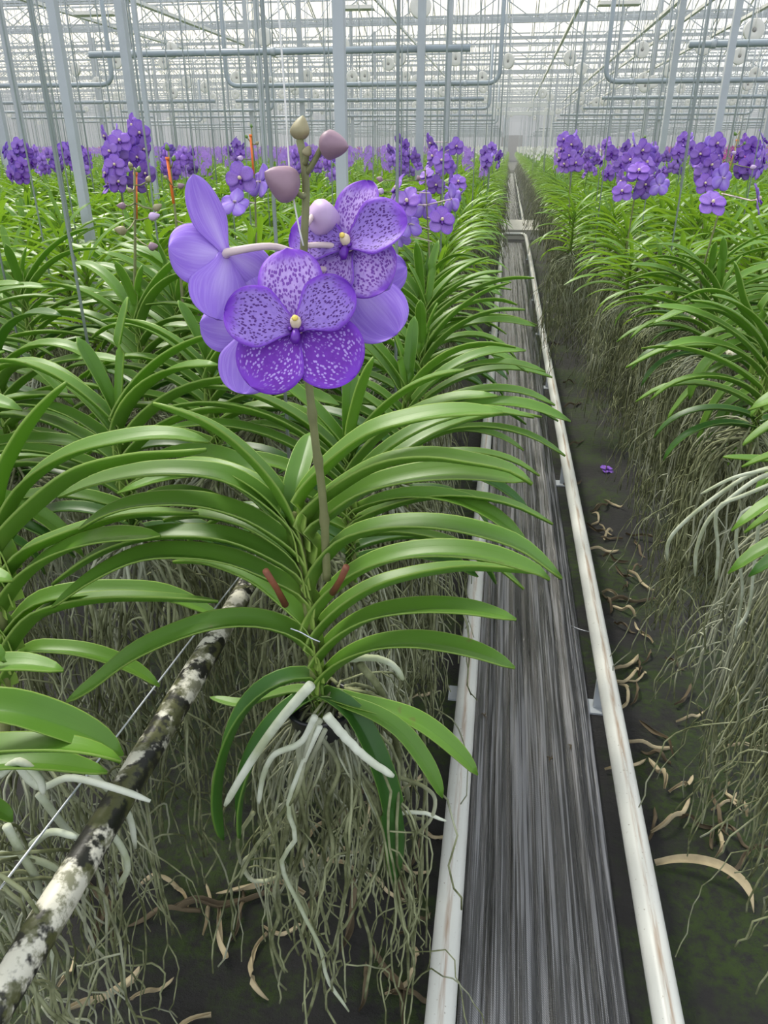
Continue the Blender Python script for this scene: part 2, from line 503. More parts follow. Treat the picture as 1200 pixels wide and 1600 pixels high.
# ------------------------------------------------------------------ orchid flowers
def tepal(g, L, W, ang, lift, cup=.25, back=.25, nu=14, nv=9, claw=.28, wave=.05, seed=0, mi=(0, 1), thick=.0007, tilt=0.0, zoff=0.0, notch=0):
    """rounded clawed tepal, pointing along ang in the XY plane, facing +Z"""
    rnd = random.Random(seed); ph = rnd.uniform(0, 6)
    ca_, sa_ = math.cos(ang), math.sin(ang)
    def wprof(u):
        return max(.02, (claw + (1 - claw) * smoothstep(0, .5, u)) * (max(0.0, 1 - max(0, (u - .52) / .48) ** 2.15)) ** .5)
    top = []; bot = []; U = []
    for i in range(nu):
        u = math.sin(PI / 2 * (i / (nu - 1)) ** .9)
        w = wprof(u) * W / 2
        for j in range(nv):
            v = -1 + 2 * j / (nv - 1)
            x = L * u
            y = v * w
            z = zoff + lift * u - back * L * u * u + cup * w * (v * v) * (1 if cup > 0 else 1) + wave * W * math.sin(v * 3.4 + u * 5 + ph) * u * abs(v)
            z += tilt * y
            p = Vector((x * ca_ - y * sa_, x * sa_ + y * ca_, z))
            top.append(p); bot.append(p - Vector((0, 0, thick))); U.append((u, .5 + v * .5))
    n = nu * nv; Ft = []; Fb = []
    for i in range(nu - 1):
        for j in range(nv - 1):
            a = i * nv + j; Ft.append((a, a + nv, a + nv + 1, a + 1)); Fb.append((a + 1 + n, a + nv + 1 + n, a + nv + n, a + n))
    rim = [j for j in range(nv)] + [i * nv + nv - 1 for i in range(1, nu)] + [(nu - 1) * nv + j for j in range(nv - 2, -1, -1)] + [i * nv for i in range(nu - 2, 0, -1)]
    Fr = [(rim[k], rim[(k + 1) % len(rim)], rim[(k + 1) % len(rim)] + n, rim[k] + n) for k in range(len(rim))]
    k0 = len(g.v); V = top + bot
    g.add(V, Ft, U + U, mi[0]); base = k0
    g.f += [tuple(i + base for i in f) for f in Fb + Fr]; g.mi += [mi[1]] * (len(Fb) + len(Fr))
    return g

def column_geo(g, s=1.0):
    m = Matrix.Translation((0, 0, 0))
    lathe(g, [(.0001, .013 * s), (.003 * s, .0125 * s), (.0048 * s, .010 * s), (.0052 * s, .007 * s), (.0045 * s, .003 * s), (.0055 * s, 0), (.006 * s, -.003 * s)], 12, 0, Matrix.Rotation(-.5, 4, 'X') @ m)
    return g
def lip_geo(g, s=1.0):
    # dark tongue projecting forward and down with two side lobes
    tube(g, [(0, -.002 * s, .002 * s), (0, -.009 * s, .008 * s), (0, -.017 * s, .012 * s), (0, -.023 * s, .010 * s)], [.004 * s, .0055 * s, .006 * s, .0035 * s], 8)
    for sx in (-1, 1):
        tube(g, [(sx * .003 * s, -.003 * s, .002 * s), (sx * .0075 * s, -.003 * s, .007 * s), (sx * .006 * s, -.006 * s, .012 * s)], [.0025 * s, .003 * s, .0015 * s], 6)
    return g

FL = {}
def flower_meshes(lod):
    if lod in FL: return FL[lod]
    d = []
    nu, nv = ((18, 13), (7, 5), (4, 3))[lod]
    fr = (M['petal_dorsal'], M['petal_spotted'], M['petal_mottled']) if lod == 0 else (M['petal_plain'],) * 3
    def one(name, mat, *a, **k):
        g = G(); tepal(g, *a, nu=nu, nv=nv, **k); d.append((name, g.mesh(name, [mat, M['petal_back']])))
    one('sepal', fr[0], .050, .045, math.radians(92), .004, back=.10, cup=.20, seed=1, zoff=-.002)
    one('sepal', fr[2], .048, .046, math.radians(226), .002, back=.10, cup=.15, seed=2, zoff=-.002)
    one('sepal', fr[2], .048, .046, math.radians(318), .002, back=.10, cup=.15, seed=3, zoff=-.0035)
    one('petal', fr[1], .045, .042, math.radians(165), .012, back=.22, cup=.15, seed=4, zoff=.001)
    one('petal', fr[1], .045, .042, math.radians(20), .012, back=.22, cup=.15, seed=5, zoff=.001)
    if lod < 2:
        g = G(); column_geo(g); d.append(('column', g.mesh('column', M['column'])))
        g = G(); lip_geo(g, .7); d.append(('lip', g.mesh('lip', M['lip'])))
    FL[lod] = d
    return d
WH = {}
def whole_flower_mesh(lod, mat=None, key='p'):
    """the flower as one mesh, for blooms too small in view to show their parts"""
    k = (lod, key)
    if k in WH: return WH[k]
    g = G(); nu, nv = ((10, 7), (6, 5), (4, 3))[lod]
    T = [(.050, .045, 92, .004, .10, .20, -.002), (.048, .046, 226, .002, .10, .15, -.002), (.048, .046, 318, .002, .10, .15, -.0035),
         (.045, .042, 165, .012, .22, .15, .001), (.045, .042, 20, .012, .22, .15, .001)]
    for i, (L, W, a, li, ba, cu, zo) in enumerate(T):
        tepal(g, L, W, math.radians(a), li, back=ba, cup=cu, seed=i, zoff=zo, nu=nu, nv=nv, mi=(0, 1))
    if lod < 2:
        g2 = G(); column_geo(g2); lip_geo(g2)
        g.add(g2.v, g2.f, None, 2)
    me = g.mesh('flower', [mat or M['petal_plain'], mat or M['petal_back'], M['lip']])
    WH[k] = me; return me

def orient(facing, up=Vector((0, 0, 1)), roll=0.0):
    z = Vector(facing).normalized(); y = up - z * up.dot(z)
    y = y.normalized() if y.length > 1e-4 else Vector((0, 1, 0))
    x = y.cross(z)
    m = Matrix((x, y, z)).transposed()
    return (m @ Matrix.Rotation(roll, 3, 'Z')).to_4x4()

def bud_mesh(mat, L=.026, W=.017, point=.5, name='bud'):
    g = G(); prof = []
    n = 10
    for i in range(n + 1):
        t = i / n
        r = W / 2 * math.sin(PI * t ** (.75)) ** .75 if 0 < t < 1 else .0002
        prof.append((max(.0002, r * (1 + .06 * math.sin(7 * t))), L * t))
    lathe(g, prof, 14)
    # three shallow furrows where the sepals meet
    V = []
    for (x, y, z) in g.v:
        a = math.atan2(y, x); k = 1 - .10 * abs(math.cos(1.5 * a)) ** 6
        V.append((x * k + .10 * z * (z / L), y * k, z))
    g.v = V
    return g.mesh(name, mat)

# ------------------------------------------------------------------ hero plant and hand-placed neighbours
MAIN = 'walkway edge of the bed under the large speckled bloom'
def Yp(px, py, y): return at_plane(px, py, Vector((0, y, 0)), Vector((0, 1, 0)))

def traced_leaf(root, pix, Y, az, W=.034, mat='leaf', n=24, twist=0.0, chan=.55, name='leaf', label=None, sheath=True):
    b = Yp(pix[0][0], pix[0][1], Y)
    dirv = Vector((math.cos(az), math.sin(az), 0)); nrm = Vector((-math.sin(az), math.cos(az), 0))
    pts = [b + Vector((-math.cos(az) * .006, 0, -.034)) if sheath else b] + ([b] if sheath else []) + [at_plane(x, y, b, nrm) for x, y in pix[1:]]
    g = G(); leaf_geo(g, [p - root.location for p in pts], W, nrm if nrm.y > 0 else -nrm, n=n, chan=chan, twist=twist)
    o = link(name, g.mesh('leaf', M[mat]), root)
    if label: o['label'] = label
    return o

hero_base = Yp(495, 1085, .64)
hero = empty('orchid_plant', hero_base)
tag(hero, 'orchid plant carrying the large purple speckled bloom at the front of the walkway edge', 'plant', 'orchids lining the main bed edge')
rnd = random.Random(5)
def hl(p): return Vector(p) - hero_base
g = G(); tube(g, [hl(Yp(x, y, .65)) for x, y in ((497, 1120), (495, 1085), (489, 1000), (478, 920), (468, 850), (461, 800))], [.005, .007, .006, .006, .005, .003], 10)
link('stem', g.mesh('stem', M['stem']), hero)
RL = [
 ([(472,781),(514,731),(575,681),(645,657),(715,645),(786,643)], .05, .034),
 ([(483,807),(553,751),(610,724),(671,716),(732,722),(794,733),(833,755)], -.10, .034),
 ([(490,830),(520,806),(566,772),(619,753),(684,742),(750,740),(824,750)], -.02, .034),
 ([(490,912),(514,873),(549,842),(610,825),(680,823),(750,834),(816,856),(879,903)], -.14, .033),
 ([(488,974),(522,926),(575,888),(636,869),(706,864),(772,871),(837,891),(860,905)], -.06, .035),
 ([(492,1000),(531,956),(584,921),(645,901),(715,889),(776,889),(842,893)], .16, .034),
 ([(495,1039),(531,996),(584,965),(654,952),(724,952),(776,960),(807,967)], -.04, .032),
 ([(497,1079),(531,1039),(584,1013),(645,1005),(706,1011),(759,1024),(805,1043)], -.16, .032),
 ([(500,1088),(544,1110),(571,1150),(590,1192),(605,1236),(618,1300),(617,1382)], -.5, .030),
 ([(505,1092),(560,1102),(620,1116),(655,1130),(689,1153),(724,1184),(747,1211)], -.2, .026),
 ([(505,1095),(560,1108),(600,1125),(632,1149),(662,1188),(680,1219),(692,1247)], -.4, .022),
 ([(503,1086),(540,1098),(575,1106),(610,1103)], .2, .020)]
for i, (p, az, w) in enumerate(RL):
    traced_leaf(hero, p, .65, az, w, 'leaf_dark' if i == 8 else ('leaf_pale' if i == 11 else 'leaf'), twist=(.15, -.1, .35, 0, .1, -.5, .05, .1, .6, .3, .4, 0)[i])
LLv = [
 ([(457,812),(462,760),(472,720),(484,676)], PI * .5, .026),
 ([(452,815),(424,760),(375,704),(319,662),(240,628)], PI + .1, .031),
 ([(458,835),(405,782),(356,752),(300,741),(225,741),(150,754),(90,776)], PI - .02, .034),
 ([(462,870),(405,824),(356,801),(300,788),(225,788),(169,801),(122,826)], PI + .10, .034),
 ([(453,822),(410,772),(350,738),(290,724),(225,728)], PI - .35, .032),
 ([(464,880),(420,842),(372,818),(310,806),(255,812)], PI - .3, .032),
 ([(466,905),(412,869),(356,846),(300,839),(225,842),(157,865),(80,912)], PI + .05, .035),
 ([(470,935),(412,902),(360,880),(300,869),(225,871),(150,902),(80,948)], PI + .12, .034),
 ([(480,985),(430,935),(390,905),(325,880),(270,876)], PI - .25, .032),
 ([(482,1020),(450,992),(398,977),(338,979),(278,996),(210,1026),(150,1068),(103,1096)], PI + .22, .039),
 ([(482,1062),(430,1072),(385,1110),(355,1170),(343,1240),(347,1312)], PI + .5, .034),
 ([(488,1092),(440,1125),(402,1175),(378,1240),(372,1310)], PI + .8, .032),
 ([(480,1082),(430,1086),(380,1100),(328,1089)], PI - .3, .018)]
for i, (p, az, w) in enumerate(LLv):
    traced_leaf(hero, p, .65, az, w, 'leaf_dark' if i in (10, 11) else ('leaf_pale' if i == 12 else 'leaf'), twist=(0, .4, -.2, -.1, .3, .2, .1, -.2, .3, -.1, .6, .5, 0)[i])
# roots
ROOTS = [
 ([(486,1070),(452,1108),(412,1160),(376,1216),(352,1258)], .57, .0050, 'root_pale'),
 ([(510,1118),(545,1158),(580,1190),(615,1213)], .57, .0048, 'root_pale'),
 ([(560,1035),(592,1075),(612,1130),(626,1195),(640,1252)], .70, .0045, 'root'),
 ([(545,1030),(585,1028),(615,1040),(630,1062)], .70, .0042, 'root_pale'),
 ([(500,1125),(478,1158),(466,1200),(455,1250),(448,1300),(432,1360),(440,1440)], .63, .0038, 'root'),
 ([(466,1165),(470,1205),(478,1250)], .61, .0034, 'root'),
 ([(492,1120),(470,1160),(430,1178),(412,1210),(404,1256)], .60, .0036, 'root_pale'),
 ([(490,1130),(476,1185),(462,1240),(425,1290),(395,1330),(375,1372)], .60, .0028, 'root'),
 ([(500,1135),(470,1200),(450,1260),(462,1310),(440,1350),(470,1420),(500,1480),(512,1530),(545,1580)], .60, .0030, 'root_pale'),
 ([(440,1350),(428,1400),(436,1430),(425,1470),(445,1520)], .62, .0030, 'root'),
 ([(618,1213),(660,1228),(680,1250),(670,1285),(640,1310)], .66, .0026, 'root'),
 ([(545,1160),(570,1230),(596,1284),(620,1272),(660,1270),(697,1283)], .66, .0030, 'root_pale'),
 ([(560,1200),(600,1290),(622,1400),(636,1470),(638,1538)], .66, .0026, 'root'),
 ([(400,1330),(380,1350),(395,1375),(430,1372),(446,1350)], .62, .0030, 'root'),
 ([(396,1270),(372,1310),(376,1350)], .62, .0028, 'root'),
 ([(500,1150),(530,1200),(510,1260),(520,1330),(500,1400),(515,1460)], .64, .0030, 'root'),
 ([(520,1140),(560,1200),(548,1270),(575,1330),(560,1400),(580,1480),(570,1560)], .68, .0028, 'root'),
 ([(508,1140),(470,1230),(480,1310),(452,1380),(480,1420),(470,1470),(500,1500),(490,1560),(475,1600)], .63, .0028, 'root')]
for pix, Y, r, m in ROOTS:
    pts = [hl(Yp(x, y, Y - .03)) for x, y in pix]
    P = catmull(pts, 26)
    P = [p + Vector((0, rnd.gauss(0, .0003), 0)) for p in P]
    g = G(); tube(g, P, [r * (1 - .25 * k / 25) * (1, .85, .5)[max(0, k - 23)] for k in range(26)], 9)
    link('aerial_root', g.mesh('aerial_root', M[m]), hero)
o = link('root_tangle', root_mesh(31, 50, 3, 0, (.22, .58), .10, .0019, zmin=-.66), hero, (.02, .02, -.03)); o['kind'] = 'stuff'
g = G()
lathe(g, [(.030, -.055), (.036, -.03), (.040, -.022), (.041, -.018), (.037, -.018), (.033, -.028), (.027, -.052), (.0001, -.052), (.0001, -.055), (.030, -.055)], 20)
link('net_pot', g.mesh('net_pot', M['pot']), hero, (0, .01, 0))
for a, b in (((415, 892), (446, 945)), ((541, 886), (520, 926))):
    g = G(); A, B = hl(Yp(*a, .60)), hl(Yp(*b, .63)); tube(g, [A, A.lerp(B, .5) + Vector((.001, 0, 0)), B], [.0034, .0032, .0038], 9)
    link('cut_stalk', g.mesh('cut_stalk', M['brown']), hero)
g = G(); tube(g, catmull([hl(Yp(x, y, .61)) for x, y in ((454, 982), (470, 988), (486, 997), (500, 1003))], 10), .0008, 5)
link('wire_tie', g.mesh('wire_tie', M['wire']), hero)

# flower stalk
SPK = [(511,905,.645),(509,860,.64),(506,800,.63),(500,740,.625),(494,700,.62),(487,640,.615),(482,590,.612),(477,500,.61),(474,420,.605),(476,360,.60),(478,300,.598),(475,250,.596),(468,218,.595)]
sp_pts = catmull([hl(Yp(*q)) for q in SPK], 44)
g = G(); rad = []
for k in range(44):
    r = .0044 * (1 - .35 * k / 43)
    if k in (8, 15, 20): r *= 1.3
    rad.append(r)
tube(g, sp_pts, rad, 12)
link('flower_stalk', g.mesh('flower_stalk', M['spike']), hero)
def face(rx, uy, tc): return RGT * rx + UP * uy - FWD * tc

def hero_flower(px, py, d, fv, stem_px, spec, roll=0.0, scale=1.0, ped=True):
    c = at_d(px, py, d)
    e = empty('flower'); e.parent = hero; e.location = c - hero_base
    m = orient(fv, UP, roll); e.rotation_euler = m.to_euler(); e.scale = (scale,) * 3
    for nm, mt, L, W, ang, lift, back, cup, zo, sd in spec:
        g = G(); tepal(g, L, W, math.radians(ang), lift, back=back, cup=cup, seed=sd, zoff=zo, nu=22, nv=15)
        link(nm, g.mesh(nm, [M['petal_' + mt], M['petal_back']]), e)
    g = G(); column_geo(g, .82); link('column', g.mesh('column', M['column']), e)
    g = G(); lathe(g, [(.0001, .0135), (.0018, .0130), (.0025, .0115), (.0018, .0103), (.0001, .0100)], 12, 0, Matrix.Rotation(-.35, 4, 'X')); link('anther_cap', g.mesh('anther_cap', M['anther']), e)
    g = G(); lip_geo(g, .62); link('lip', g.mesh('lip', M['lip']), e)
    if ped:
        a = Yp(*stem_px)
        inv = (Matrix.Translation(c) @ m @ Matrix.Scale(scale, 4)).inverted()
        al = inv @ a
        g = G(); P = catmull([Vector((0, 0, -.002)), Vector((0, -.002, -.014)), al.lerp(Vector((0, 0, -.02)), .45) + Vector((0, .004, 0)), al], 14)
        tube(g, P, [.0032 - .0010 * k / 13 for k in range(14)], 9)
        link('pedicel', g.mesh('pedicel', M['pedicel']), e)
    return e
STD = [('sepal', 'dorsal', .056, .046, 96, .004, .10, .20, -.003, 1),
       ('sepal', 'mottled', .054, .054, 226, .002, .12, .15, -.002, 2),
       ('sepal', 'mottled', .054, .054, 318, .002, .12, .15, -.0045, 3),
       ('petal', 'spotted', .052, .044, 166, .010, .16, .16, .002, 4),
       ('petal', 'spotted', .052, .042, 36, .010, .16, .16, .0035, 5)]
FRONT = [('sepal', 'dorsal', .0625, .049, 97, .002, .06, .18, -.003, 11),
         ('sepal', 'mottled', .055, .054, 232, .003, .08, .12, -.002, 12),
         ('sepal', 'mottled', .056, .056, 323, .003, .08, .12, -.0045, 13),
         ('petal', 'spotted', .0530, .046, 169, .010, .12, .16, .002, 14),
         ('petal', 'spotted', .0500, .042, 34, .010, .12, .16, .0035, 15)]
hero_flower(463, 512, .555, face(.02, .05, 1), (477, 520, .61), FRONT, 0.0, 1.0)
F2 = [('sepal', 'dorsal', .056, .040, 78, .004, .10, .20, -.003, 21), ('sepal', 'dorsal', .046, .050, 232, .002, .12, .15, -.002, 22), ('sepal', 'dorsal', .050, .050, 312, .002, .12, .15, -.0045, 23),
      ('petal', 'spotted', .052, .044, 162, .012, .10, .16, .002, 24), ('petal', 'spotted', .054, .046, 14, .010, .16, .16, .0035, 25)]
hero_flower(544, 384, .60, face(-.42, .10, .9), (475, 384, .603), F2, .0, 1.0)
F3 = [('sepal', 'dorsal', .056, .027, 62, -.004, .16, .20, -.003, 31), ('petal', 'dorsal', .042, .046, -2, .004, .15, .2, -.002, 32), ('sepal', 'dorsal', .052, .046, -80, .002, .1, .2, -.004, 33),
      ('petal', 'dorsal', .042, .040, 196, .004, -.35, .2, -.0045, 34), ('sepal', 'dorsal', .040, .040, 238, .002, .1, .15, .003, 35)]
hero_flower(353, 400, .585, face(-.40, -.05, -.9), (474, 400, .604), F3, 0, 1.05)
F4 = [('sepal', 'dorsal', .064, .058, -132, .002, .06, .16, -.003, 41), ('petal', 'dorsal', .052, .042, 166, .003, .06, .2, .002, 42), ('sepal', 'dorsal', .052, .046, -70, .002, .1, .2, .004, 43),
      ('petal', 'dorsal', .040, .040, 70, .004, .1, .2, .003, 44), ('sepal', 'dorsal', .040, .040, 20, .002, .1, .15, .003, 45)]
hero_flower(543, 440, .64, face(.05, -.05, -1), (474, 430, .606), F4, 0, 1.0)
F5 = [('sepal', 'dorsal', .058, .050, -100 + 18, .002, .06, .16, -.003, 51), ('petal', 'dorsal', .045, .044, 4, .003, .06, .2, .002, 52), ('sepal', 'dorsal', .052, .046, -130, .002, .1, .2, .004, 53),
      ('petal', 'dorsal', .040, .040, 170, .004, .1, .2, .003, 54), ('sepal', 'dorsal', .040, .040, 80, .002, .1, .15, .003, 55)]
hero_flower(396, 512, .63, face(-.08, -.05, -1), (476, 470, .61), F5, 0, 1.0)
def hero_bud(tip, base, Yb, Yt, L, W, mat, stem=None):
    b = Yp(base[0], base[1], Yb); t = Yp(tip[0], tip[1], Yt)
    o = link('bud', bud_mesh(M[mat], L, W), hero, b - hero_base)
    o.rotation_euler = orient((t - b), Vector((0, .3, 1))).to_euler()
    if stem:
        g = G(); tube(g, catmull([hl(Yp(*stem)), (hl(Yp(*stem)) + (b - hero_base)) / 2 + Vector((0, 0, -.003)), b - hero_base + (t - b).normalized() * .003], 8), .0022, 8)
        link('bud_stalk', g.mesh('bud_stalk', M['spike'] if mat != 'bud_pale' else M['pedicel']), hero)
hero_bud((414, 272), (466, 300), .590, .575, .030, .026, 'bud_mauve', (478, 300, .598))
hero_bud((540, 228), (500, 224), .590, .585, .022, .020, 'bud_mauve', (478, 272, .597))
hero_bud((469, 190), (468, 220), .595, .597, .017, .0145, 'bud_olive', (472, 240, .596))
hero_bud((482, 228), (478, 244), .590, .588, .008, .007, 'bud_olive', (476, 250, .596))
hero_bud((530, 345), (484, 335), .62, .64, .032, .028, 'bud_pale', (477, 350, .60))
g = G(); tube(g, catmull([Yp(x, y, .595) for x, y in ((432, -30), (440, 80), (447, 180), (452, 262), (457, 300), (466, 350), (474, 384))], 20), .0007, 5)
s1 = link('support_string', g.mesh('support_string', M['twine'])); tag(s1, 'white twine holding up the stalk of the large speckled bloom', 'string')

# neighbour on the left, same depth (only its inner half is in the frame)
nb = empty('orchid_plant', Yp(5, 1120, .64))
tag(nb, 'orchid beside the speckled bloom plant, cut off by the picture edge, above mossy pipe', 'plant', 'orchids of the second row in the main bed')
g = G(); tube(g, [Yp(x, y, .64) - nb.location for x, y in ((8, 1180), (8, 1100), (4, 1000), (-4, 900), (-6, 830))], [.005, .007, .007, .007, .005], 9)
link('stem', g.mesh('stem', M['stem']), nb)
NL = [
 ([(-4,830),(10,745),(40,680),(70,635),(102,596)], .0, .031, 0),
 ([(-2,850),(40,765),(110,712),(200,686),(270,680),(326,690)], .1, .032, .2),
 ([(0,860),(55,800),(130,742),(220,716),(290,708),(322,700)], -.2, .034, -.4),
 ([(2,920),(40,870),(80,848),(140,825),(210,805),(310,800)], .15, .034, -.3),
 ([(4,960),(45,900),(100,862),(170,840),(250,836)], -.1, .034, .2),
 ([(6,1040),(50,975),(90,952),(160,938),(240,936),(341,938)], .05, .036, -.5),
 ([(6,1010),(50,950),(110,930),(180,925),(260,930),(345,962)], .3, .032, .2),
 ([(8,1070),(40,1022),(90,1016),(150,1024),(210,1046),(250,1072)], .1, .028, 0),
 ([(-4,850),(-60,780),(-120,740),(-200,730)], PI, .033, 0), ([(0,900),(-60,840),(-140,810),(-220,820)], PI, .033, 0),
 ([(2,980),(-60,930),(-140,915),(-220,940)], PI, .033, 0)]
for p, az, w, tw in NL: traced_leaf(nb, p, .64, az, w, 'leaf', twist=tw)
o = link('root_tangle', root_mesh(32, 44, 3, 0, (.3, .62), .12, .0019, zmin=-.66), nb, (.02, 0, -.04)); o['kind'] = 'stuff'
for pix, Y in (([(20,1185),(60,1230),(110,1215),(190,1235),(235,1252)], .52), ([(30,1180),(90,1170),(160,1225),(200,1270),(212,1325)], .55), ([(60,1240),(120,1310),(170,1300),(200,1350),(185,1385)], .52),
               ([(10,1290),(40,1345),(60,1380),(58,1415)], .45), ([(0,1210),(30,1190),(60,1215),(68,1240)], .45), ([(50,1320),(80,1300),(120,1308)], .48), ([(75,1470),(85,1500),(84,1540)], .48), ([(0,1335),(60,1345),(118,1372)], .5)):
    P = catmull([Yp(x, y, Y) - nb.location for x, y in pix], 18)
    g = G(); tube(g, P, [.0042 * (1 - .2 * k / 17) * (1, .85, .5)[max(0, k - 15)] for k in range(18)], 8); link('aerial_root', g.mesh('aerial_root', M['root_pale']), nb)

nn_ = empty('orchid_plant', Vector((-.52, .36, .90)))
tag(nn_, 'orchid mostly out of the picture, only wide leaf ends reaching over the mossy pipe', 'plant', 'orchids of the second row in the main bed')
for p, az, w, tw in (([(-190,1180),(-100,1120),(0,1110),(80,1128),(150,1155),(193,1180)], .25, .040, .3), ([(-190,1210),(-100,1190),(0,1174),(90,1170),(150,1176),(190,1188)], .1, .042, -.5),
                     ([(-190,1230),(-100,1215),(0,1195),(80,1194),(168,1206)], .3, .036, -.2), ([(-160,1080),(-80,1050),(-20,1042),(40,1038),(99,1046)], .1, .026, 0),
                     ([(-160,960),(-80,915),(-20,900),(20,906)], .1, .026, 0), ([(-160,1240),(-80,1245),(0,1268),(20,1284)], .1, .026, 0), ([(-160,1000),(-80,1000),(-10,1018),(6,1035)], .1, .024, 0)):
    traced_leaf(nn_, p, .42, az, w, 'leaf', twist=tw)
g = G(); tube(g, [(0, 0, -.08), (0, 0, .18)], .011, 9); link('stem', g.mesh('stem', M['stem']), nn_)
o = link('root_tangle', root_mesh(33, 30, 3, 0, (.3, .6), .11, .0018, zmin=-.66), nn_, (.06, .06, -.06)); o['kind'] = 'stuff'

rp = empty('orchid_plant', at_plane(1180, 612, Vector((0, 1.86, 0)), Vector((0, 1, 0))))
tag(rp, 'orchid across the walkway with long leaves drooping steeply over its roots, below the open bloom', 'plant', 'orchids at the bed edge across the walkway')
g = G(); tube(g, [Yp(x, y, 1.86) - rp.location for x, y in ((1181, 640), (1180, 600), (1178, 550), (1176, 505))], [.005, .007, .007, .005], 9)
link('stem', g.mesh('stem', M['stem']), rp)
for p, az, w, tw in (([(1178,549),(1152,538),(1112,562),(1086,597),(1077,624)], PI + .5, .036, 0), ([(1176,560),(1130,572),(1085,606),(1055,638),(1042,656)], PI + .35, .036, .4),
                     ([(1174,589),(1139,606),(1108,650),(1095,694),(1099,760)], PI + .3, .036, .5), ([(1174,612),(1139,638),(1112,694),(1101,752)], PI + .5, .034, -.4),
                     ([(1174,624),(1156,650),(1147,694),(1134,730)], PI + .9, .034, .3), ([(1176,548),(1121,543),(1047,545),(977,574)], PI - .1, .034, 0),
                     ([(1178,540),(1134,517),(1086,532)], PI + .1, .034, 0), ([(1176,515),(1140,465),(1100,455),(1056,470)], PI - .1, .034, .2), ([(1176,510),(1158,465),(1148,408)], PI + .2, .032, 0),
                     ([(1176,528),(1130,490),(1080,483),(1020,505)], PI + .1, .034, -.2), ([(1178,515),(1200,470),(1230,455),(1290,470)], .1, .034, 0), ([(1180,560),(1215,530),(1260,530),(1310,570)], -.1, .034, 0),
                     ([(1180,590),(1215,570),(1260,580),(1300,640)], -.2, .034, 0)):
    traced_leaf(rp, p, 1.86, az, w, 'leaf', twist=tw)
for k in range(2):
    o = link('root_tangle', root_mesh(51 + k, 40, 3, 0, (.38, .66), .11, .0022, zmin=-.72), rp, (-.02, -.04 + .1 * k, -.03)); o['kind'] = 'stuff'
nr = empty('orchid_plant', (.66, 1.20, .90))
tag(nr, 'orchid across the walkway showing thick pale roots arching out, mostly out of the picture', 'plant', 'orchids at the bed edge across the walkway')
g = G(); tube(g, [(0, 0, -.05), (0, 0, .18)], .007, 9); link('stem', g.mesh('stem', M['stem']), nr)
for p, az, w, tw in (([(1290,730),(1230,722),(1180,718),(1130,713)], PI - .2, .026, 0), ([(1290,650),(1230,655),(1190,675),(1160,695)], PI + .2, .032, .3), ([(1290,600),(1230,610),(1190,630),(1172,650)], PI + .2, .030, .2), ([(1290,800),(1240,760),(1205,745),(1180,770)], PI + .2, .030, 0)):
    traced_leaf(nr, p, 1.22, az, w, 'leaf', twist=tw)
for pix, Y, r in (([(1240,725),(1180,738),(1120,775),(1070,815),(1045,845),(1042,875)], 1.22, .0052), ([(1240,735),(1190,745),(1140,780),(1105,815),(1088,860),(1086,900)], 1.18, .0050), ([(1230,728),(1150,745),(1095,772)], 1.2, .0042), ([(1220,750),(1160,775),(1125,790),(1118,815),(1122,860),(1118,910)], 1.16, .0042),
                  ([(1200,790),(1160,800),(1150,850),(1160,920),(1148,1000)], 1.15, .0036), ([(1230,780),(1190,810),(1180,870),(1170,950),(1150,985)], 1.1, .0038)):
    P = catmull([Yp(x, y, Y) - nr.location for x, y in pix], 22)
    g = G(); tube(g, P, [r * .82 * (1 - .25 * k / 21) * (1, .85, .5)[max(0, k - 19)] for k in range(22)], 8); link('aerial_root', g.mesh('aerial_root', M['root_pale']), nr)
for k in range(2):
    o = link('root_tangle', root_mesh(61 + k, 40, 3, 0, (.38, .66), .12, .0021, zmin=-.72), nr, (-.10, .04 - .1 * k, -.04)); o['kind'] = 'stuff'

# ------------------------------------------------------------------ plant kinds
rnd = random.Random(77)
KW = [dict(n_side=9, H=.20, Lm=.31), dict(n_side=8, H=.17, Lm=.30), dict(n_side=10, H=.23, Lm=.29), dict(n_side=9, H=.19, Lm=.33), dict(n_side=8, H=.21, Lm=.30)]
LEAFSETS = []
for i, kw in enumerate(KW):
    r2 = random.Random(200 + i); S = []
    for k, (pts, w, side) in enumerate(plant_leaves(r2, **kw)):
        g = G(); leaf_geo(g, pts, w, side, n=15, twist=r2.uniform(-.4, .4)); S.append(g.mesh('leaf', M['leaf_dark'] if (k % 9) < 2 and k < 18 else M['leaf']))
    LEAFSETS.append((S, kw['H']))
FOL1 = [(foliage_mesh(300 + i, 1, M['leaf'], **KW[i % 5]), KW[i % 5]['H']) for i in range(6)]
STEMS = {h: stem_mesh(h) for h in (.20, .17, .23, .19, .21)}
ROOT0 = [root_mesh(400 + i, 44, 3, 0, (.38, .68), .11, .0021, zmin=-.72) for i in range(4)]
ROOT1 = [root_mesh(420 + i, 38, 3, 1, (.38, .68), .11, .0023, zmin=-.74) for i in range(4)]
ROOT2 = [root_mesh(440 + i, 20, 1, 2, (.36, .66), .15, .0032, zmin=-.74) for i in range(3)]
BZ = .90
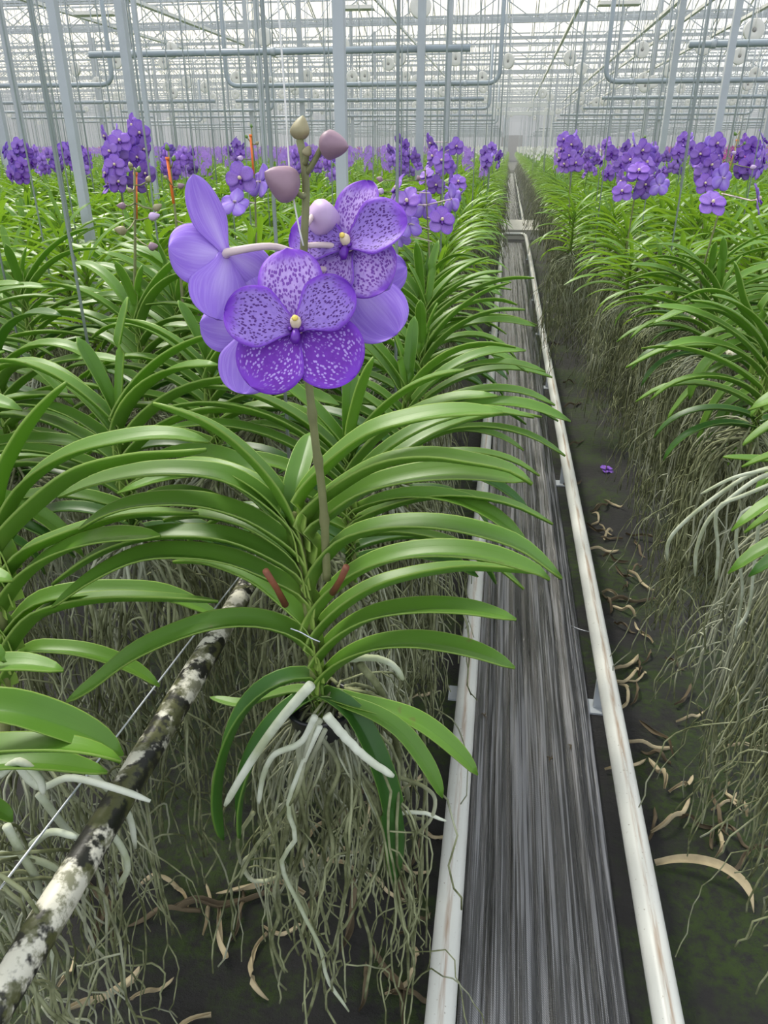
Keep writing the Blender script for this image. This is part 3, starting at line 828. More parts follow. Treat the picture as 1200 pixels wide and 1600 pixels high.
def make_plant(x, y, close, edge, rz=None, z=BZ, s=1.0):
    e = empty('orchid_plant', (x, y, z), rz if rz is not None else rnd.choice((0, PI)) + rnd.gauss(0, .22))
    e.scale = (s, s, s)
    if close:
        S, H = rnd.choice(LEAFSETS)
        for me in S: link('leaf', me, e)
    else:
        me, H = rnd.choice(FOL1); link('foliage', me, e)
    link('stem', STEMS[H], e)
    r = link('root_tangle', rnd.choice(ROOT0 if close else (ROOT1 if edge or y < 5 else ROOT2)), e); r['kind'] = 'stuff'
    r.rotation_euler.z = rnd.uniform(0, 6)
    if edge and x < 0: r.location.x = -.05 * (1 if math.cos(e.rotation_euler.z) > 0 else -1)
    if edge:
        r2 = link('root_tangle', rnd.choice(ROOT0 if close else ROOT1), e); r2['kind'] = 'stuff'; r2.rotation_euler.z = rnd.uniform(0, 6)
        sg = -1 if math.cos(e.rotation_euler.z) > 0 else 1
        r2.location = (0 if x > 0 else .06 * sg, .10, -.02)
    return e, H

def add_spike(e, H, top, flowers, buds, lod=1, tagged=False, dark=False, stalk='spike'):
    """flower stalk from the crown of plant e to world point top. flowers: (world point, facing), buds: (world base, direction, L, W, mat)"""
    mw = Matrix.Translation(e.location) @ Matrix.Rotation(e.rotation_euler.z, 4, 'Z') @ Matrix.Scale(e.scale.x, 4); inv = mw.inverted(); R3 = Matrix.Rotation(e.rotation_euler.z, 3, 'Z').inverted()
    b = Vector((.015, -.01, H * .7)); t = inv @ top
    pts = catmull([b, b + Vector((.01, -.01, .06)), b.lerp(t, .6) + Vector((.004, 0, 0)), t], 12)
    g = G(); tube(g, pts, [.0040 - .0018 * k / 11 for k in range(12)], 7 if lod < 2 else 4)
    st = link('flower_stalk', g.mesh('flower_stalk', M[stalk]), e)
    for p, fv in flowers:
        lp = inv @ p
        near = min(pts, key=lambda q: (q - lp).length + abs(q.z - lp.z + .01))
        mm = orient(fv, Vector((0, 0, 1)), rnd.uniform(-.25, .25))
        if lod == 0:
            f = empty('flower'); f.parent = e
            for nm, me in flower_meshes(1): link(nm, me, f)
            gp = G(); q = (R3.to_4x4() @ mm).inverted() @ Matrix.Translation(-lp) @ near
            tube(gp, catmull([(0, 0, 0), Vector((0, 0, -.012)), q.lerp(Vector((0, 0, -.012)), .5), q], 8), .0022, 6)
            link('pedicel', gp.mesh('pedicel', M['pedicel']), f)
        else:
            f = link('flower', whole_flower_mesh(1 if lod == 1 else 2, None), e)
        f.location = lp; f.rotation_euler = (R3.to_4x4() @ mm).to_euler(); sc_ = rnd.uniform(.95, 1.15); f.scale = (sc_,) * 3
    for p, dv, L, W, mt in buds:
        bo = link('bud', bud_cache(mt, L, W), e); bo.location = inv @ p; bo.rotation_euler = orient(R3 @ Vector(dv), Vector((0, .3, 1))).to_euler()
        lp = inv @ p; near = min(pts, key=lambda q: (q - lp).length)
        if (near - lp).length > .006 and lod < 2:
            g = G(); tube(g, [near, near.lerp(lp, .5) - Vector((0, 0, .002)), lp + (R3 @ Vector(dv)).normalized() * .002], .0016, 6); link('bud_stalk', g.mesh('bud_stalk', M['spike']), e)
    if tagged:
        g = G(); k = 8; a = pts[k] + Vector((.002, -.006, 0)); bb = pts[10] + Vector((-.001, -.006, .018))
        beam(g, a, bb, .007, .003); tube(g, [bb, bb + Vector((0, 0, .006))], .0045, 8)
        link('orange_clip', g.mesh('orange_clip', M['tag']), e)
BC = {}
def bud_cache(mt, L, W):
    k = (mt, L, W)
    if k not in BC: BC[k] = bud_mesh(M[mt], L, W)
    return BC[k]

# special plants: pixel of stalk top, distance, contents
FLR = Vector((0, -1, .05))
def cluster(cx, cy, w, h, d, n, seed, faces=None):
    r = random.Random(seed); out = []
    for i in range(n):
        a = r.uniform(0, 2 * PI); k = (i + .5) / n
        px = cx + math.cos(i * 2.4 + seed) * w * .5 * r.uniform(.25, .95); py = cy - h / 2 + h * (k + r.uniform(-.05, .05))
        dd = d + math.sin(i * 2.4 + seed) * w * .5 * .8 / F * d
        p = at_d(px, py, dd)
        fv = RGT * math.cos(i * 2.4 + seed) * .9 + Vector((0, -1, 0)) * (-math.sin(i * 2.4 + seed) * .7 + .45) + Vector((r.uniform(-.5, .5), r.uniform(-.3, .3), r.uniform(-.4, .5)))
        out.append((p, fv))
    return out
def pb(lst, d):     # explicit flowers: px, py, (rx, uy, tc)
    return [(at_d(x, y, d + dz), face(*f)) for x, y, f, dz in lst]
SPECIAL = [
 # top px, d, flowers, buds, lod, tag, label
 ((664, 262), 2.2, pb([(636,316,(-.35,.1,.8),-.04),(690,345,(.25,0,1),-.06),(620,296,(-.8,.3,.3),0),(638,352,(-.3,-.1,-.9),0),(706,312,(.8,.2,-.5),0),(662,322,(.1,.1,-.9),.05),(622,368,(-.5,-.3,-.8),.02)], 2.2),
   [(600,300,-1,.2,.026,.022,'bud_pale'),(598,282,-1,.4,.024,.020,'bud_mauve'),(655,282,-.3,1,.018,.015,'bud_mauve'),(664,268,.2,1,.010,.008,'spike')], 0, False,
   'orchid plant with a half-open lilac bloom spray just behind the large speckled bloom'),
 ((694, 222), 3.3, cluster(695,262,66,80,3.3,13,3) + pb([(716,285,(.1,.2,1),-.12),(690,252,(0,0,1),-.15)],3.3), [(694,226,0,1,.014,.012,'bud_olive'),(712,225,.3,1,.016,.013,'bud_mauve')], 0, False, 'orchid plant with a full violet spray, edge row, behind the half-open lilac one'),
 ((765, 228), 5.0, cluster(765,245,34,34,5.0,8,5), [(765,228,0,1,.014,.012,'bud_olive')], 1, False, 'orchid plant with a violet spray beside the walkway, farthest single spray at the edge'),
 ((178, 198), 3.3, cluster(176,250,36,88,3.3,12,7), [], 0, False, 'orchid plant with a tall deep violet spray, the one with a drooping lowest flower'),
 ((213, 190), 3.4, cluster(216,244,34,96,3.4,12,9), [(208,190,0,1,.014,.010,'petal_plain')], 0, False, 'orchid plant with the tallest deep violet spray, partly behind an orange clipped bud stalk'),
 ((30, 218), 4.6, cluster(28,250,46,54,4.6,12,11), [], 1, False, 'orchid plant with a wide violet spray near the picture edge beyond the hanger rods'),
 ((105, 222), 5.4, cluster(103,242,36,36,5.4,9,12), [], 1, False, 'orchid plant with a mid violet spray between two steel posts'),
 ((210, 262), 1.5, [], [(205,262,-.2,1,.012,.010,'bud_olive'),(216,270,.3,1,.014,.010,'spike_green'),(197,322,-1,.1,.018,.014,'bud_mauve'),(230,285,.4,.8,.014,.012,'bud_olive'),(207,300,-.6,.5,.014,.010,'bud_olive'),(232,340,1,.2,.024,.017,'bud_pale'),(240,328,1,.6,.020,.015,'bud_olive'),(198,362,-1,.3,.024,.019,'bud_olive'),(232,386,1,.1,.020,.017,'bud_mauve')], 0, True,
   'orchid with budded stalk and orange clip in front of the deep violet sprays'),
 ((263, 236), 1.65, [], [(262,236,-.1,1,.016,.010,'spike_green'),(270,252,.3,.9,.014,.010,'spike_green'),(278,292,.9,.3,.016,.013,'bud_mauve'),(298,352,1,-.1,.022,.017,'bud_mauve'),(262,278,-.9,.3,.010,.008,'bud_olive')], 0, True,
   'orchid with thin green budded stalk and orange clip, beside the tallest violet spray'),
 ((393, 200), 2.2, pb([(376,280,(-.2,-.3,.9),0),(366,318,(.1,-.2,-.95),0),(407,285,(.7,0,-.7),.03)],2.2), [(393,200,0,1,.012,.008,'spike_green'),(387,216,-.6,.8,.012,.009,'spike_green'),(400,226,.5,.6,.012,.010,'bud_olive'),(380,248,-1,.2,.018,.014,'bud_pale')], 0, True,
   'orchid with two pale violet blooms low on a green stalk behind big mauve bud'),
 ((893, 212), 3.7, cluster(893,238,44,46,3.7,15,14), [], 0, False, 'orchid with dense deep violet spray at the edge of the bed across the walkway'),
 ((1005, 214), 2.8, cluster(1000,262,70,80,2.8,11,15) + pb([(1030,290,(.6,.2,-.7),-.1),(972,300,(-.3,0,.95),-.1),(998,268,(-.2,.3,.9),-.1)],2.8), [(1008,216,0,1,.014,.010,'spike_green')], 0, False, 'orchid with a loose violet spray across the walkway, below a green bud tip'),
 ((965, 228), 4.2, cluster(962,248,50,50,4.2,9,16), [], 1, False, 'orchid plant with a pale violet spray just behind the loose spray across the walkway'),
 ((1072, 215), 5.2, cluster(1072,232,34,36,5.2,8,17), [], 1, False, 'orchid plant with a small violet spray farther back across the walkway'),
 ((1156, 205), 2.1, pb([(1113,318,(0,.25,.95),-.05),(1128,278,(-.3,.4,-.8),.02),(1184,312,(.7,.1,.4),-.05)],2.1), [(1172,262,1,.1,.022,.016,'bud_pale'),(1150,240,-.9,.3,.018,.013,'bud_pale'),(1150,212,-.4,1,.014,.010,'spike_green'),(1162,226,.5,.8,.012,.009,'spike_green')], 0, True,
   'orchid with one open violet bloom and orange clip, beside the post across the walkway'),
 ((1108, 222), 3.4, cluster(1108,258,50,70,3.4,11,18), [], 0, False, 'orchid plant with a violet spray right behind the slanting steel post'),
 ((1178, 218), 3.9, cluster(1172,244,52,56,3.9,10,19), [], 1, False, 'orchid plant with a violet spray at the picture edge across the walkway'),
 ((395, 222), 6.0, cluster(372,235,36,30,6,7,21), [], 1, False, 'orchid plant with a violet spray seen far behind the pale low blooms'),
 ((640, 218), 6.0, cluster(628,236,26,38,6,7,22), [], 1, False, 'orchid plant with a violet spray between the two thickest steel posts'),
]

# ------------------------------------------------------------------ the beds as a grid of plants
ROWS_L = [-.17 - .345 * i for i in range(0, 75)]
ROWS_R = [.57 + .345 * i for i in range(0, 60)]
GRID = []
gr = random.Random(9)
for ri, X in enumerate(ROWS_L + ROWS_R):
    right = X > 0
    y = (.92 if ri == 0 else .94 if X > -.6 and not right else .62) if not right else (.74 if X < .7 else .6)
    while y < 62:
        if not (13.6 < y < 16.2 and -.0 < X < .7) and not (.4 < X < .8 and (abs(y - 1.88) < .13 or abs(y - 1.22) < .13)):
            jx, jy = gr.gauss(0, .018), gr.gauss(0, .02)
            if ri == 0: jx -= min(.07, max(0, y - 1.6) * .03)
            GRID.append((X + jx, y + jy, right, ri == 0 or ri == len(ROWS_L)))
        y += .285 if y < 20 else .30
vis = []
for (X, y, right, edge) in GRID:
    pr = project((X, y, 1.15))
    if pr is None: continue
    px, py, d = pr
    m = 330 / max(d, .3)
    if -m < px < 1200 + m and py < 1750: vis.append((d, X, y, right, edge))
vis.sort()
print('plants in view', len(vis))
# move the plants that carry the special sprays under their stalks
used = {}
for si, (top, d, *_r) in enumerate(SPECIAL):
    t = at_d(*top, d)
    bx, by = t.x, t.y
    j = min((k for k in range(len(vis)) if k not in used), key=lambda k: (vis[k][1] - bx) ** 2 + (vis[k][2] - by) ** 2)
    used[j] = si
    vis[j] = (vis[j][0], vis[j][1] * .2 + bx * .8, vis[j][2] * .2 + by * .8, vis[j][3], vis[j][4])
N_IND = 262
extra = [j for j in used if j >= N_IND]
ind = list(range(N_IND)) + extra
BLOOM_GROUPS = 'orchids in violet bloom'
for rank, j in enumerate(ind):
    d, X, y, right, edge = vis[j]
    close = d < 1.95 or (edge and d < 2.4)
    rz = None
    if edge: rz = rnd.choice((0, PI)) + rnd.gauss(0, .16)
    e, H = make_plant(X, y, close, edge, rz, z=BZ + rnd.gauss(0, .012), s=(.93 if y < 2.2 else .84) if edge else 1.0)
    side = 'bed across the walkway' if right else 'speckled bloom bed'
    dist = 'nearest the viewer' if d < 1.5 else ('in the near rows' if d < 2.6 else ('in the middle rows' if d < 4.5 else 'well back'))
    place = 'walkway edge of the' if edge else 'inside the'
    lab = 'leafy orchid, %s %s, %s' % (place, side, dist)
    grp = 'leafy orchids %s %s %s' % (place, side, dist)
    if j in used:
        top, dd, fls, bds, lod, tg, lab = SPECIAL[used[j]]; grp = BLOOM_GROUPS
        B = [(at_d(x, yy, dd), RGT * a + UP * b + Vector((0, -.15, 0)), L, W, mt) for x, yy, a, b, L, W, mt in bds]
        add_spike(e, H, at_d(*top, dd), fls, B, lod, tg, stalk='spike' if lod == 0 else 'spike_green')
    elif d > 5.0 and rnd.random() < .20:
        pr = project((X, y, 1.40)); t = Vector((X, y, 1.42))
        add_spike(e, H, t, cluster(pr[0], pr[1] + 14, 190 / d, 230 / d, pr[2], 8, rank), [], 2, rnd.random() < .2, stalk='spike_green')
        lab = 'orchid with small violet spray, %s %s, far back' % (place, side); grp = 'small violet sprays %s %s' % (place, side)
    tag(e, lab, 'plant', grp)

# individually described plants nearest the viewer
# (their labels are set by position below, once all exist)
near = {}
def relabel(x, y, label):
    best = min((o for o in C.objects if o.name.startswith('orchid_plant') and o.parent is None and o not in near), key=lambda o: (o.location.x - x) ** 2 + (o.location.y - y) ** 2)
    if best.get('group') in (BLOOM_GROUPS,) or best in (hero, nb, nn_, rp, nr): return
    near[best] = 1; best['label'] = label
relabel(-.17, .92, 'leafy orchid plant directly behind the speckled bloom plant at the walkway edge')
relabel(-.17, 1.2, 'second leafy orchid plant behind the speckled bloom plant at the walkway edge')
relabel(-.17, 1.49, 'third leafy orchid plant behind the speckled bloom plant at the walkway edge')
relabel(-.515, .94, 'leafy orchid plant diagonally behind the speckled bloom plant, one row in from the edge')
relabel(.57, .74, 'orchid across the walkway nearest the viewer, only roots and leaf tips in the picture')
relabel(.57, 1.55, 'orchid across the walkway just in front of the one with steeply drooping leaves')
relabel(.57, 2.15, 'orchid across the walkway just behind the one with steeply drooping leaves')

# ------------------------------------------------------------------ distant plants merged into one mass per bed
def np_mesh(name, verts, faces, uvs, mats, mi=None, smooth=True):
    me = bpy.data.meshes.new(name)
    nv, nf = len(verts), len(faces)
    me.vertices.add(nv); me.vertices.foreach_set('co', verts.astype(np.float32).ravel())
    k = faces.shape[1]
    me.loops.add(nf * k); me.loops.foreach_set('vertex_index', faces.astype(np.int32).ravel())
    me.polygons.add(nf); me.polygons.foreach_set('loop_start', np.arange(0, nf * k, k, dtype=np.int32))
    for m in mats: me.materials.append(m)
    if mi is not None: me.polygons.foreach_set('material_index', mi.astype(np.int32))
    me.polygons.foreach_set('use_smooth', np.full(nf, smooth, dtype=bool))
    if uvs is not None:
        ul = me.uv_layers.new(name='UVMap'); ul.data.foreach_set('uv', uvs[faces.ravel()].astype(np.float32).ravel())
    me.update(calc_edges=True); me.validate()
    return me
def as_np(g):
    return np.array(g.v), np.array([f for f in g.f if len(f) == 4]), np.array(g.uv)
def scatter(base, xf):
    """base: list of (v, f, uv); xf: list of (k, x, y, z, rz, s)"""
    Vs, Fs, Us = [], [], []; off = 0
    for k, x, y, z, rz, s in xf:
        v, f, uv = base[k]; c_, s_ = math.cos(rz), math.sin(rz)
        w = np.empty_like(v)
        w[:, 0] = (v[:, 0] * c_ - v[:, 1] * s_) * s + x; w[:, 1] = (v[:, 0] * s_ + v[:, 1] * c_) * s + y; w[:, 2] = v[:, 2] * s + z
        Vs.append(w); Fs.append(f + off); Us.append(uv); off += len(v)
    return np.concatenate(Vs), np.concatenate(Fs), np.concatenate(Us)
def coarse_plant(seed, n_side, n):
    r = random.Random(seed); g = G()
    for pts, w, side in plant_leaves(r, n_side=n_side, H=.2, Lm=.31, W=.036 if n > 4 else .046):
        leaf_geo(g, pts, w, side, n=n, lod=1)
    return as_np(g)
CA = [coarse_plant(s, 9, 6) for s in (1, 2, 3, 4)]; CB = [coarse_plant(s, 5, 4) for s in (5, 6, 7)]
rr = random.Random(4)
rest = [v for k, v in enumerate(vis) if k >= N_IND and k not in used]
for right, nm, lab in ((False, 'distant_orchid_foliage', 'mass of green orchid leaves filling the back of the bed of the speckled bloom'), (True, 'distant_orchid_foliage', 'mass of green orchid leaves filling the back of the bed across the walkway')):
    S = [v for v in rest if v[3] == right]
    xa = [(rr.randrange(4), v[1], v[2], BZ + rr.gauss(0, .02), rr.choice((0, PI)) + rr.gauss(0, .25), .84 if v[4] else 1.0) for v in S if v[2] < 16]
    xb = [(rr.randrange(3), v[1], v[2], BZ + rr.gauss(0, .03), rr.choice((0, PI)) + rr.gauss(0, .3), .84 if v[4] else 1.05) for v in S if v[2] >= 16]
    a = scatter(CA, xa); b = scatter(CB, xb)
    me = np_mesh(nm, np.concatenate([a[0], b[0]]), np.concatenate([a[1], b[1] + len(a[0])]), np.concatenate([a[2], b[2]]), [M['leaf']])
    o = link(nm, me); tag(o, lab, 'plants', None, 'stuff')
# roots hanging under the walkway rows farther on
def coarse_roots(seed):
    r = random.Random(seed); g = G()
    for i in range(26):
        a = r.uniform(0, 2 * PI); q = r.uniform(.1, .9)
        pts = wander(r, (0, 0, 0), r.uniform(.35, .66), 6, (math.cos(a) * q, math.sin(a) * q), zmin=-.72)
        if len(pts) > 2: tube(g, pts, .0036, 3, caps=False)
    return as_np(g)
CR = [coarse_roots(s) for s in range(4)]
for right in (False, True):
    S = [v for v in rest if v[3] == right and v[2] < 40 and (v[1] > -.6 and v[1] < 1.1)]
    a = scatter(CR, [(rr.randrange(4), v[1], v[2], BZ, rr.uniform(0, 6), 1.0) for v in S])
    o = link('distant_root_fringe', np_mesh('distant_root_fringe', a[0], a[1], a[2], [M['root']]))
    tag(o, 'curtain of hanging grey roots below the far leaves, ' + ('across the walkway' if right else 'on the bloom plant side'), 'roots', None, 'stuff')
# distant sprays
def coarse_spray(seed, n=11):
    r = random.Random(seed); V = []; Fc = []; 
    for i in range(n):
        a = i * 2.4; zz = .30 + .24 * i / n; c = Vector((math.cos(a) * .045, math.sin(a) * .045, zz))
        m = orient((math.cos(a), math.sin(a), .15), Vector((0, 0, 1)), r.uniform(-.3, .3))
        for ang in (92, 165, 226, 318, 20):
            t = math.radians(ang); d_ = Vector((math.cos(t), math.sin(t), 0)); s_ = Vector((-d_.y, d_.x, 0)); k = len(V)
            for p in (Vector((0, 0, 0)), d_ * .024 + s_ * .017 + Vector((0, 0, .004)), d_ * .042, d_ * .024 - s_ * .017 + Vector((0, 0, .004))):
                V.append(c + (m.to_3x3() @ p))
            Fc.append((k, k + 1, k + 2, k + 3))
    return np.array([tuple(v) for v in V]), np.array(Fc), np.zeros((len(V), 2)) + .6
CS = [coarse_spray(s) for s in range(5)]
cols = {'violet': [], 'white': [], 'pink': []}
for d, X, y, right, edge in rest:
    if rr.random() > (.13 if y < 14 else .20): continue
    zone = math.sin(X * .9 + y * .35) + math.sin(y * .8 - X * .4)
    if zone < -.35 and y < 30: continue
    key = 'violet'
    if y > 13 and right and X < 1.8: key = 'white'
    elif y > 18 and not right and X > -1.6: key = 'white'
    elif right and y > 7 and X > 3.0 and rr.random() < .75: key = 'pink'
    elif y > 24: key = rr.choice(('violet', 'white', 'pink', 'violet'))
    cols[key].append((rr.randrange(5), X, y, BZ + rr.uniform(-.06, .04), rr.uniform(0, 6), 1.0))
for key, mat in (('violet', 'petal_plain'), ('white', 'petal_white'), ('pink', 'petal_pink')):
    a = scatter(CS, cols[key]); o = link('distant_orchid_blossom', np_mesh('distant_orchid_blossom', a[0], a[1], a[2], [M[mat]], smooth=False))
    tag(o, 'band of tiny %s orchid blooms far back over the green leaves' % key, 'flowers', None, 'stuff')

# ------------------------------------------------------------------ walkway
RX0, RX1, RZ, RR = -.023, .356, .12, .0258
gl = G(); box(gl, -45, 40, -6, 100, -.2, 0); fl = link('floor', gl.mesh('floor', M['ground'], False)); fl['kind'] = 'structure'
# woven cover, wrinkled lengthwise
def cover(y0, y1, nm, x0=.005, x1=.322):
    nx, ny = 60, int((y1 - y0) * 12) + 2; r = random.Random(3)
    ph = [(r.uniform(20, 150), r.uniform(0, 6), r.uniform(.3, 1.2), r.uniform(-.6, .6)) for _ in range(9)]
    V = []; U = []
    for j in range(ny):
        y = y0 + (y1 - y0) * j / (ny - 1)
        for i in range(nx):
            u = i / (nx - 1); x = x0 + (x1 - x0) * u
            z = .030 + .0016 * sum(math.sin(k * x + p + q * y) for k, p, q, _ in ph) / 2 + .006 * math.sin(y * 1.3) * .5
            if u > .85: z -= (u - .85) * .12
            V.append((x + .004 * math.sin(y * 2.1 + u * 3), y, z)); U.append((u, y))
    Fc = [(j * nx + i, j * nx + i + 1, (j + 1) * nx + i + 1, (j + 1) * nx + i) for j in range(ny - 1) for i in range(nx - 1)]
    n = len(V); V += [(x, y, .0005) for x, y, z in V]; U += U
    rim = [i for i in range(nx)] + [j * nx + nx - 1 for j in range(1, ny)] + [(ny - 1) * nx + i for i in range(nx - 2, -1, -1)] + [j * nx for j in range(ny - 2, 0, -1)]
    Fc += [(rim[(k + 1) % len(rim)], rim[k], rim[k] + n, rim[(k + 1) % len(rim)] + n) for k in range(len(rim))]
    g = G(); g.add(V, Fc, U); return link(nm, g.mesh(nm, M['fabric']))
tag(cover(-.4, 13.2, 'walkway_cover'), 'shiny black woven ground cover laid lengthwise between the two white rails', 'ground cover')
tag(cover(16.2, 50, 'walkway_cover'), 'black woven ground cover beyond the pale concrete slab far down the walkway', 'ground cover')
def rail(x, y0, y1):
    g = G(); n = max(2, int((y1 - y0) / .5)); V = []; U = []; Fc = []; S_ = 24
    P = [Vector((x + .004 * math.sin(y0 + (y1 - y0) * k / n * .7), y0 + (y1 - y0) * k / n, RZ)) for k in range(n + 1)]
    for i, p in enumerate(P):
        for k in range(S_ + 1):
            th = -PI / 2 + 2 * PI * k / S_
            V.append(p + Vector((math.cos(th) * RR, 0, math.sin(th) * RR))); U.append((i / n, k / S_))
    for i in range(n):
        for k in range(S_): Fc.append((i * (S_ + 1) + k, i * (S_ + 1) + k + 1, (i + 1) * (S_ + 1) + k + 1, (i + 1) * (S_ + 1) + k))
    g.add(V, Fc, U); return g
def rail_thing(x, y0, y1, label):
    e = empty('rail_pipe', (x, y0, 0)); g = rail(0, 0, y1 - y0)
    link('pipe', g.mesh('pipe', M['rail']), e)
    y = .55
    while y < min(y1 - y0, 13):
        gs = G(); box(gs, -.018, .018, y - .006, y + .006, 0, RZ - RR * .8); box(gs, -.05, .05, y - .03, y + .03, 0, .006)
        link('foot_bracket', gs.mesh('foot_bracket', M['galv'], False), e); y += 1.6
    tag(e, label, 'rail', 'white heating pipe rails'); return e
rail_thing(RX0, -.4, 13.3, 'long white rail pipe with a rusty line, nearest the speckled bloom plant')
rail_thing(RX1, -.4, 13.15, 'long white rail pipe with a worn line, beside the mossy ground and fallen leaves')
rail_thing(RX1, 16.1, 48, 'distant white rail pipe running on beyond the concrete slab')
g = G(); tube(g, catmull([(RX1, 13.1, RZ), (RX1 - .005, 13.35, RZ), (RX1 - .05, 13.5, RZ + .01), (RX1 - .15, 13.52, RZ + .01), (RX0 + .02, 13.5, RZ + .01), (RX0, 13.45, RZ), (RX0, 13.25, RZ)], 40), RR, 14)
tag(link('rail_pipe_bend', g.mesh('rail_pipe_bend', M['rail'])), 'white pipe loop joining the two rails in front of the concrete slab', 'pipe')
g = G(); box(g, -.25, .66, 13.95, 15.95, .0, .16)
tag(link('concrete_slab', g.mesh('concrete_slab', M['concrete'], False)), 'pale concrete slab crossing the walkway far down between the beds', 'slab')
g = G(); A = at_z(893, 978, .055); tube(g, catmull([A, at_z(905, 983, .06), at_z(920, 987, .07), at_z(922, 985, .1)], 10), .0014, 6)
tag(link('wire_hook', g.mesh('wire_hook', M['wire'])), 'small bent wire hook lying against the rail on the black cover', 'hook')

# mossy carrying pipes and wires under the plants
def long_pipe(x, z, y0, y1, r, mat, nm, lab, cat, grp=None, sides=14):
    n = int((y1 - y0) / .05) if mat == 'old_pipe' and y1 < 9 else 10
    r_ = random.Random(int(x * 100)); g = G()
    tube(g, [Vector((x, y0 + (y1 - y0) * k / n, z)) for k in range(n + 1)], [r * (1 + (r_.uniform(-.05, .06) if n > 10 else 0)) for k in range(n + 1)], sides)
    o = link(nm, g.mesh(nm, M[mat])); tag(o, lab, cat, grp); return o
long_pipe(-.375, .80, -.1, 8, .0165, 'old_pipe', 'carrier_pipe', 'mossy carrier pipe with flaking white paint running under the leaves of the main bed', 'pipe')
long_pipe(.80, .80, -.1, 12, .0165, 'old_pipe', 'carrier_pipe', 'flaking carrier pipe hidden among the roots across the walkway', 'pipe')
W0 = at_z(0, 1388, .84); W1 = at_z(330, 958, .84)
g = G(); tube(g, [W0 + (W0 - W1) * .3, W0, W1, W1 + (W1 - W0) * 2], .0013, 6)
tag(link('carrier_wire', g.mesh('carrier_wire', M['wire'])), 'taut steel wire beside the mossy carrier pipe', 'wire')

# ------------------------------------------------------------------ dead leaves and a fallen bloom
def dead_leaf_mesh(seed, L=.14, W=.02, curl=1.0):
    r = random.Random(seed); az = 0; p = Vector((-L / 2, 0, .010)); pts = [p.copy()]; e = r.uniform(.0, .5)
    for i in range(5):
        az += r.uniform(-.1, .75) * curl * .6; p = p + Vector((math.cos(az), math.sin(az), 0)) * (L / 5); p.z = .010 + .018 * max(0, math.sin(i * 1.1 + seed)); pts.append(p.copy())
    g = G(); leaf_geo(g, pts, W, (0, 1, .2), n=16, chan=1.0, thick=.001, twist=r.choice((-1, 1)) * r.uniform(1.2, 3.2))
    zm = min(v[2] for v in g.v); g.v = [(x, y, z - zm + .001) for x, y, z in g.v]
    return g.mesh('dead_leaf', M['dead'] if seed % 2 else M['dead_dark'])
DL = [dead_leaf_mesh(i, .07 + .010 * i, .012 + .0012 * (i % 5), .5 + .12 * i) for i in range(9)]
def drop(px, py, k, rz, s=1.0, lab=None, grp=None, z=0.0):
    p = at_z(px, py, z); o = link('dead_leaf', DL[k], None, p); o.rotation_euler.z = rz; o.scale = (s, s, s)
    tag(o, lab, 'dead leaf', grp)
dr = random.Random(21)
gl_ = DL[7]
p = at_z(1110, 1378, 0); gB = G(); leaf_geo(gB, catmull([at_z(x, y, .006) - p + Vector((0, 0, zz)) for x, y, zz in ((1024, 1350, .0), (1070, 1353, .02), (1120, 1368, .03), (1160, 1392, .02), (1178, 1426, 0))], 6), .024, (0, 1, .3), n=20, chan=.6, thick=.001)
o = link('dead_leaf', gB.mesh('dead_leaf', M['dead']), None, p); tag(o, 'longest pale dead leaf curving over the moss beside the white rail', 'dead leaf', 'dead leaves on the ground')
for px, py, rz in ((960,880,-.6),(972,900,-1.2),(940,870,-.4),(990,960,-.6),(972,985,-.9),(960,940,-.5),(985,1050,.1),(1010,1095,.5),(1000,1110,.2),(985,1080,-.2),(1040,1215,1.5),(1068,1295,.6),(1040,1310,.5),(1140,1310,-1.2),(1160,1260,1.3),(1135,1330,1.0),(1000,850,-.8),(960,800,.2),(1010,1180,-.4),(985,1210,.1),(1075,1240,.5),(1170,1180,.1),
                   (905,640,.1),(910,700,-.3),(900,760,.2),(948,820,.4),(930,830,-.8),(870,540,.1),(890,600,-.3)):
    drop(px, py, dr.randrange(9), rz + dr.uniform(-.3, .3), dr.uniform(.9, 1.35), 'dry tan leaf curled on mossy ground between rail and bed across the walkway', 'dead leaves between the rail and the bed across the walkway')
for i in range(26):
    t = dr.random(); py = 780 + 540 * t; px = 925 + 130 * t + dr.uniform(0, 40 + 70 * t)
    drop(px, py, dr.randrange(9), dr.uniform(0, 6), dr.uniform(.7, 1.2), 'dry tan leaf curled on mossy ground between rail and bed across the walkway', 'dead leaves between the rail and the bed across the walkway')
for i in range(40):
    px = dr.uniform(110, 690); py = dr.uniform(1130 if px > 380 else 1290, 1590)
    drop(px, py, dr.randrange(9), dr.uniform(0, 6), dr.uniform(.9, 1.5), 'dry brown orchid leaf lying under the hanging roots of the main bed', 'dead leaves under the main bed roots')
for px, py, rz in ((655,1115,1.4),(640,1150,1.0),(668,1160,1.6),(660,1100,.3),(640,1240,.2),(650,1340,1.2),(665,1380,1.3)):
    drop(px, py, dr.randrange(9), rz, dr.uniform(.7, 1.0), 'dry curled leaf on the ground against the rail below the speckled bloom plant', 'dead leaves beside the rail below the speckled bloom')
fb = link('fallen_blossom', whole_flower_mesh(1), None, at_z(948, 733, .012)); fb.rotation_euler = (.2, .15, .4); fb.scale = (.75,) * 3
tag(fb, 'single violet bloom fallen on the dark ground beside the rail', 'flower')
# small bits dropped on the black cover
for px, py in ((757,1118),(860,1186),(892,1168)):
    p = at_z(px, py, .034); g = G(); r = random.Random(px)
    for k in range(4):
        a = r.uniform(0, 6); tube(g, [(0, 0, 0), (math.cos(a) * .006, math.sin(a) * .006, .003), (math.cos(a + .5) * .011, math.sin(a + .5) * .011, .001)], [.002, .0015, .0006], 5)
    tag(link('plant_scrap', g.mesh('plant_scrap', M['dead_dark']), None, p), 'tiny dark plant scrap on the black walkway cover', 'debris', 'scraps on the walkway cover')

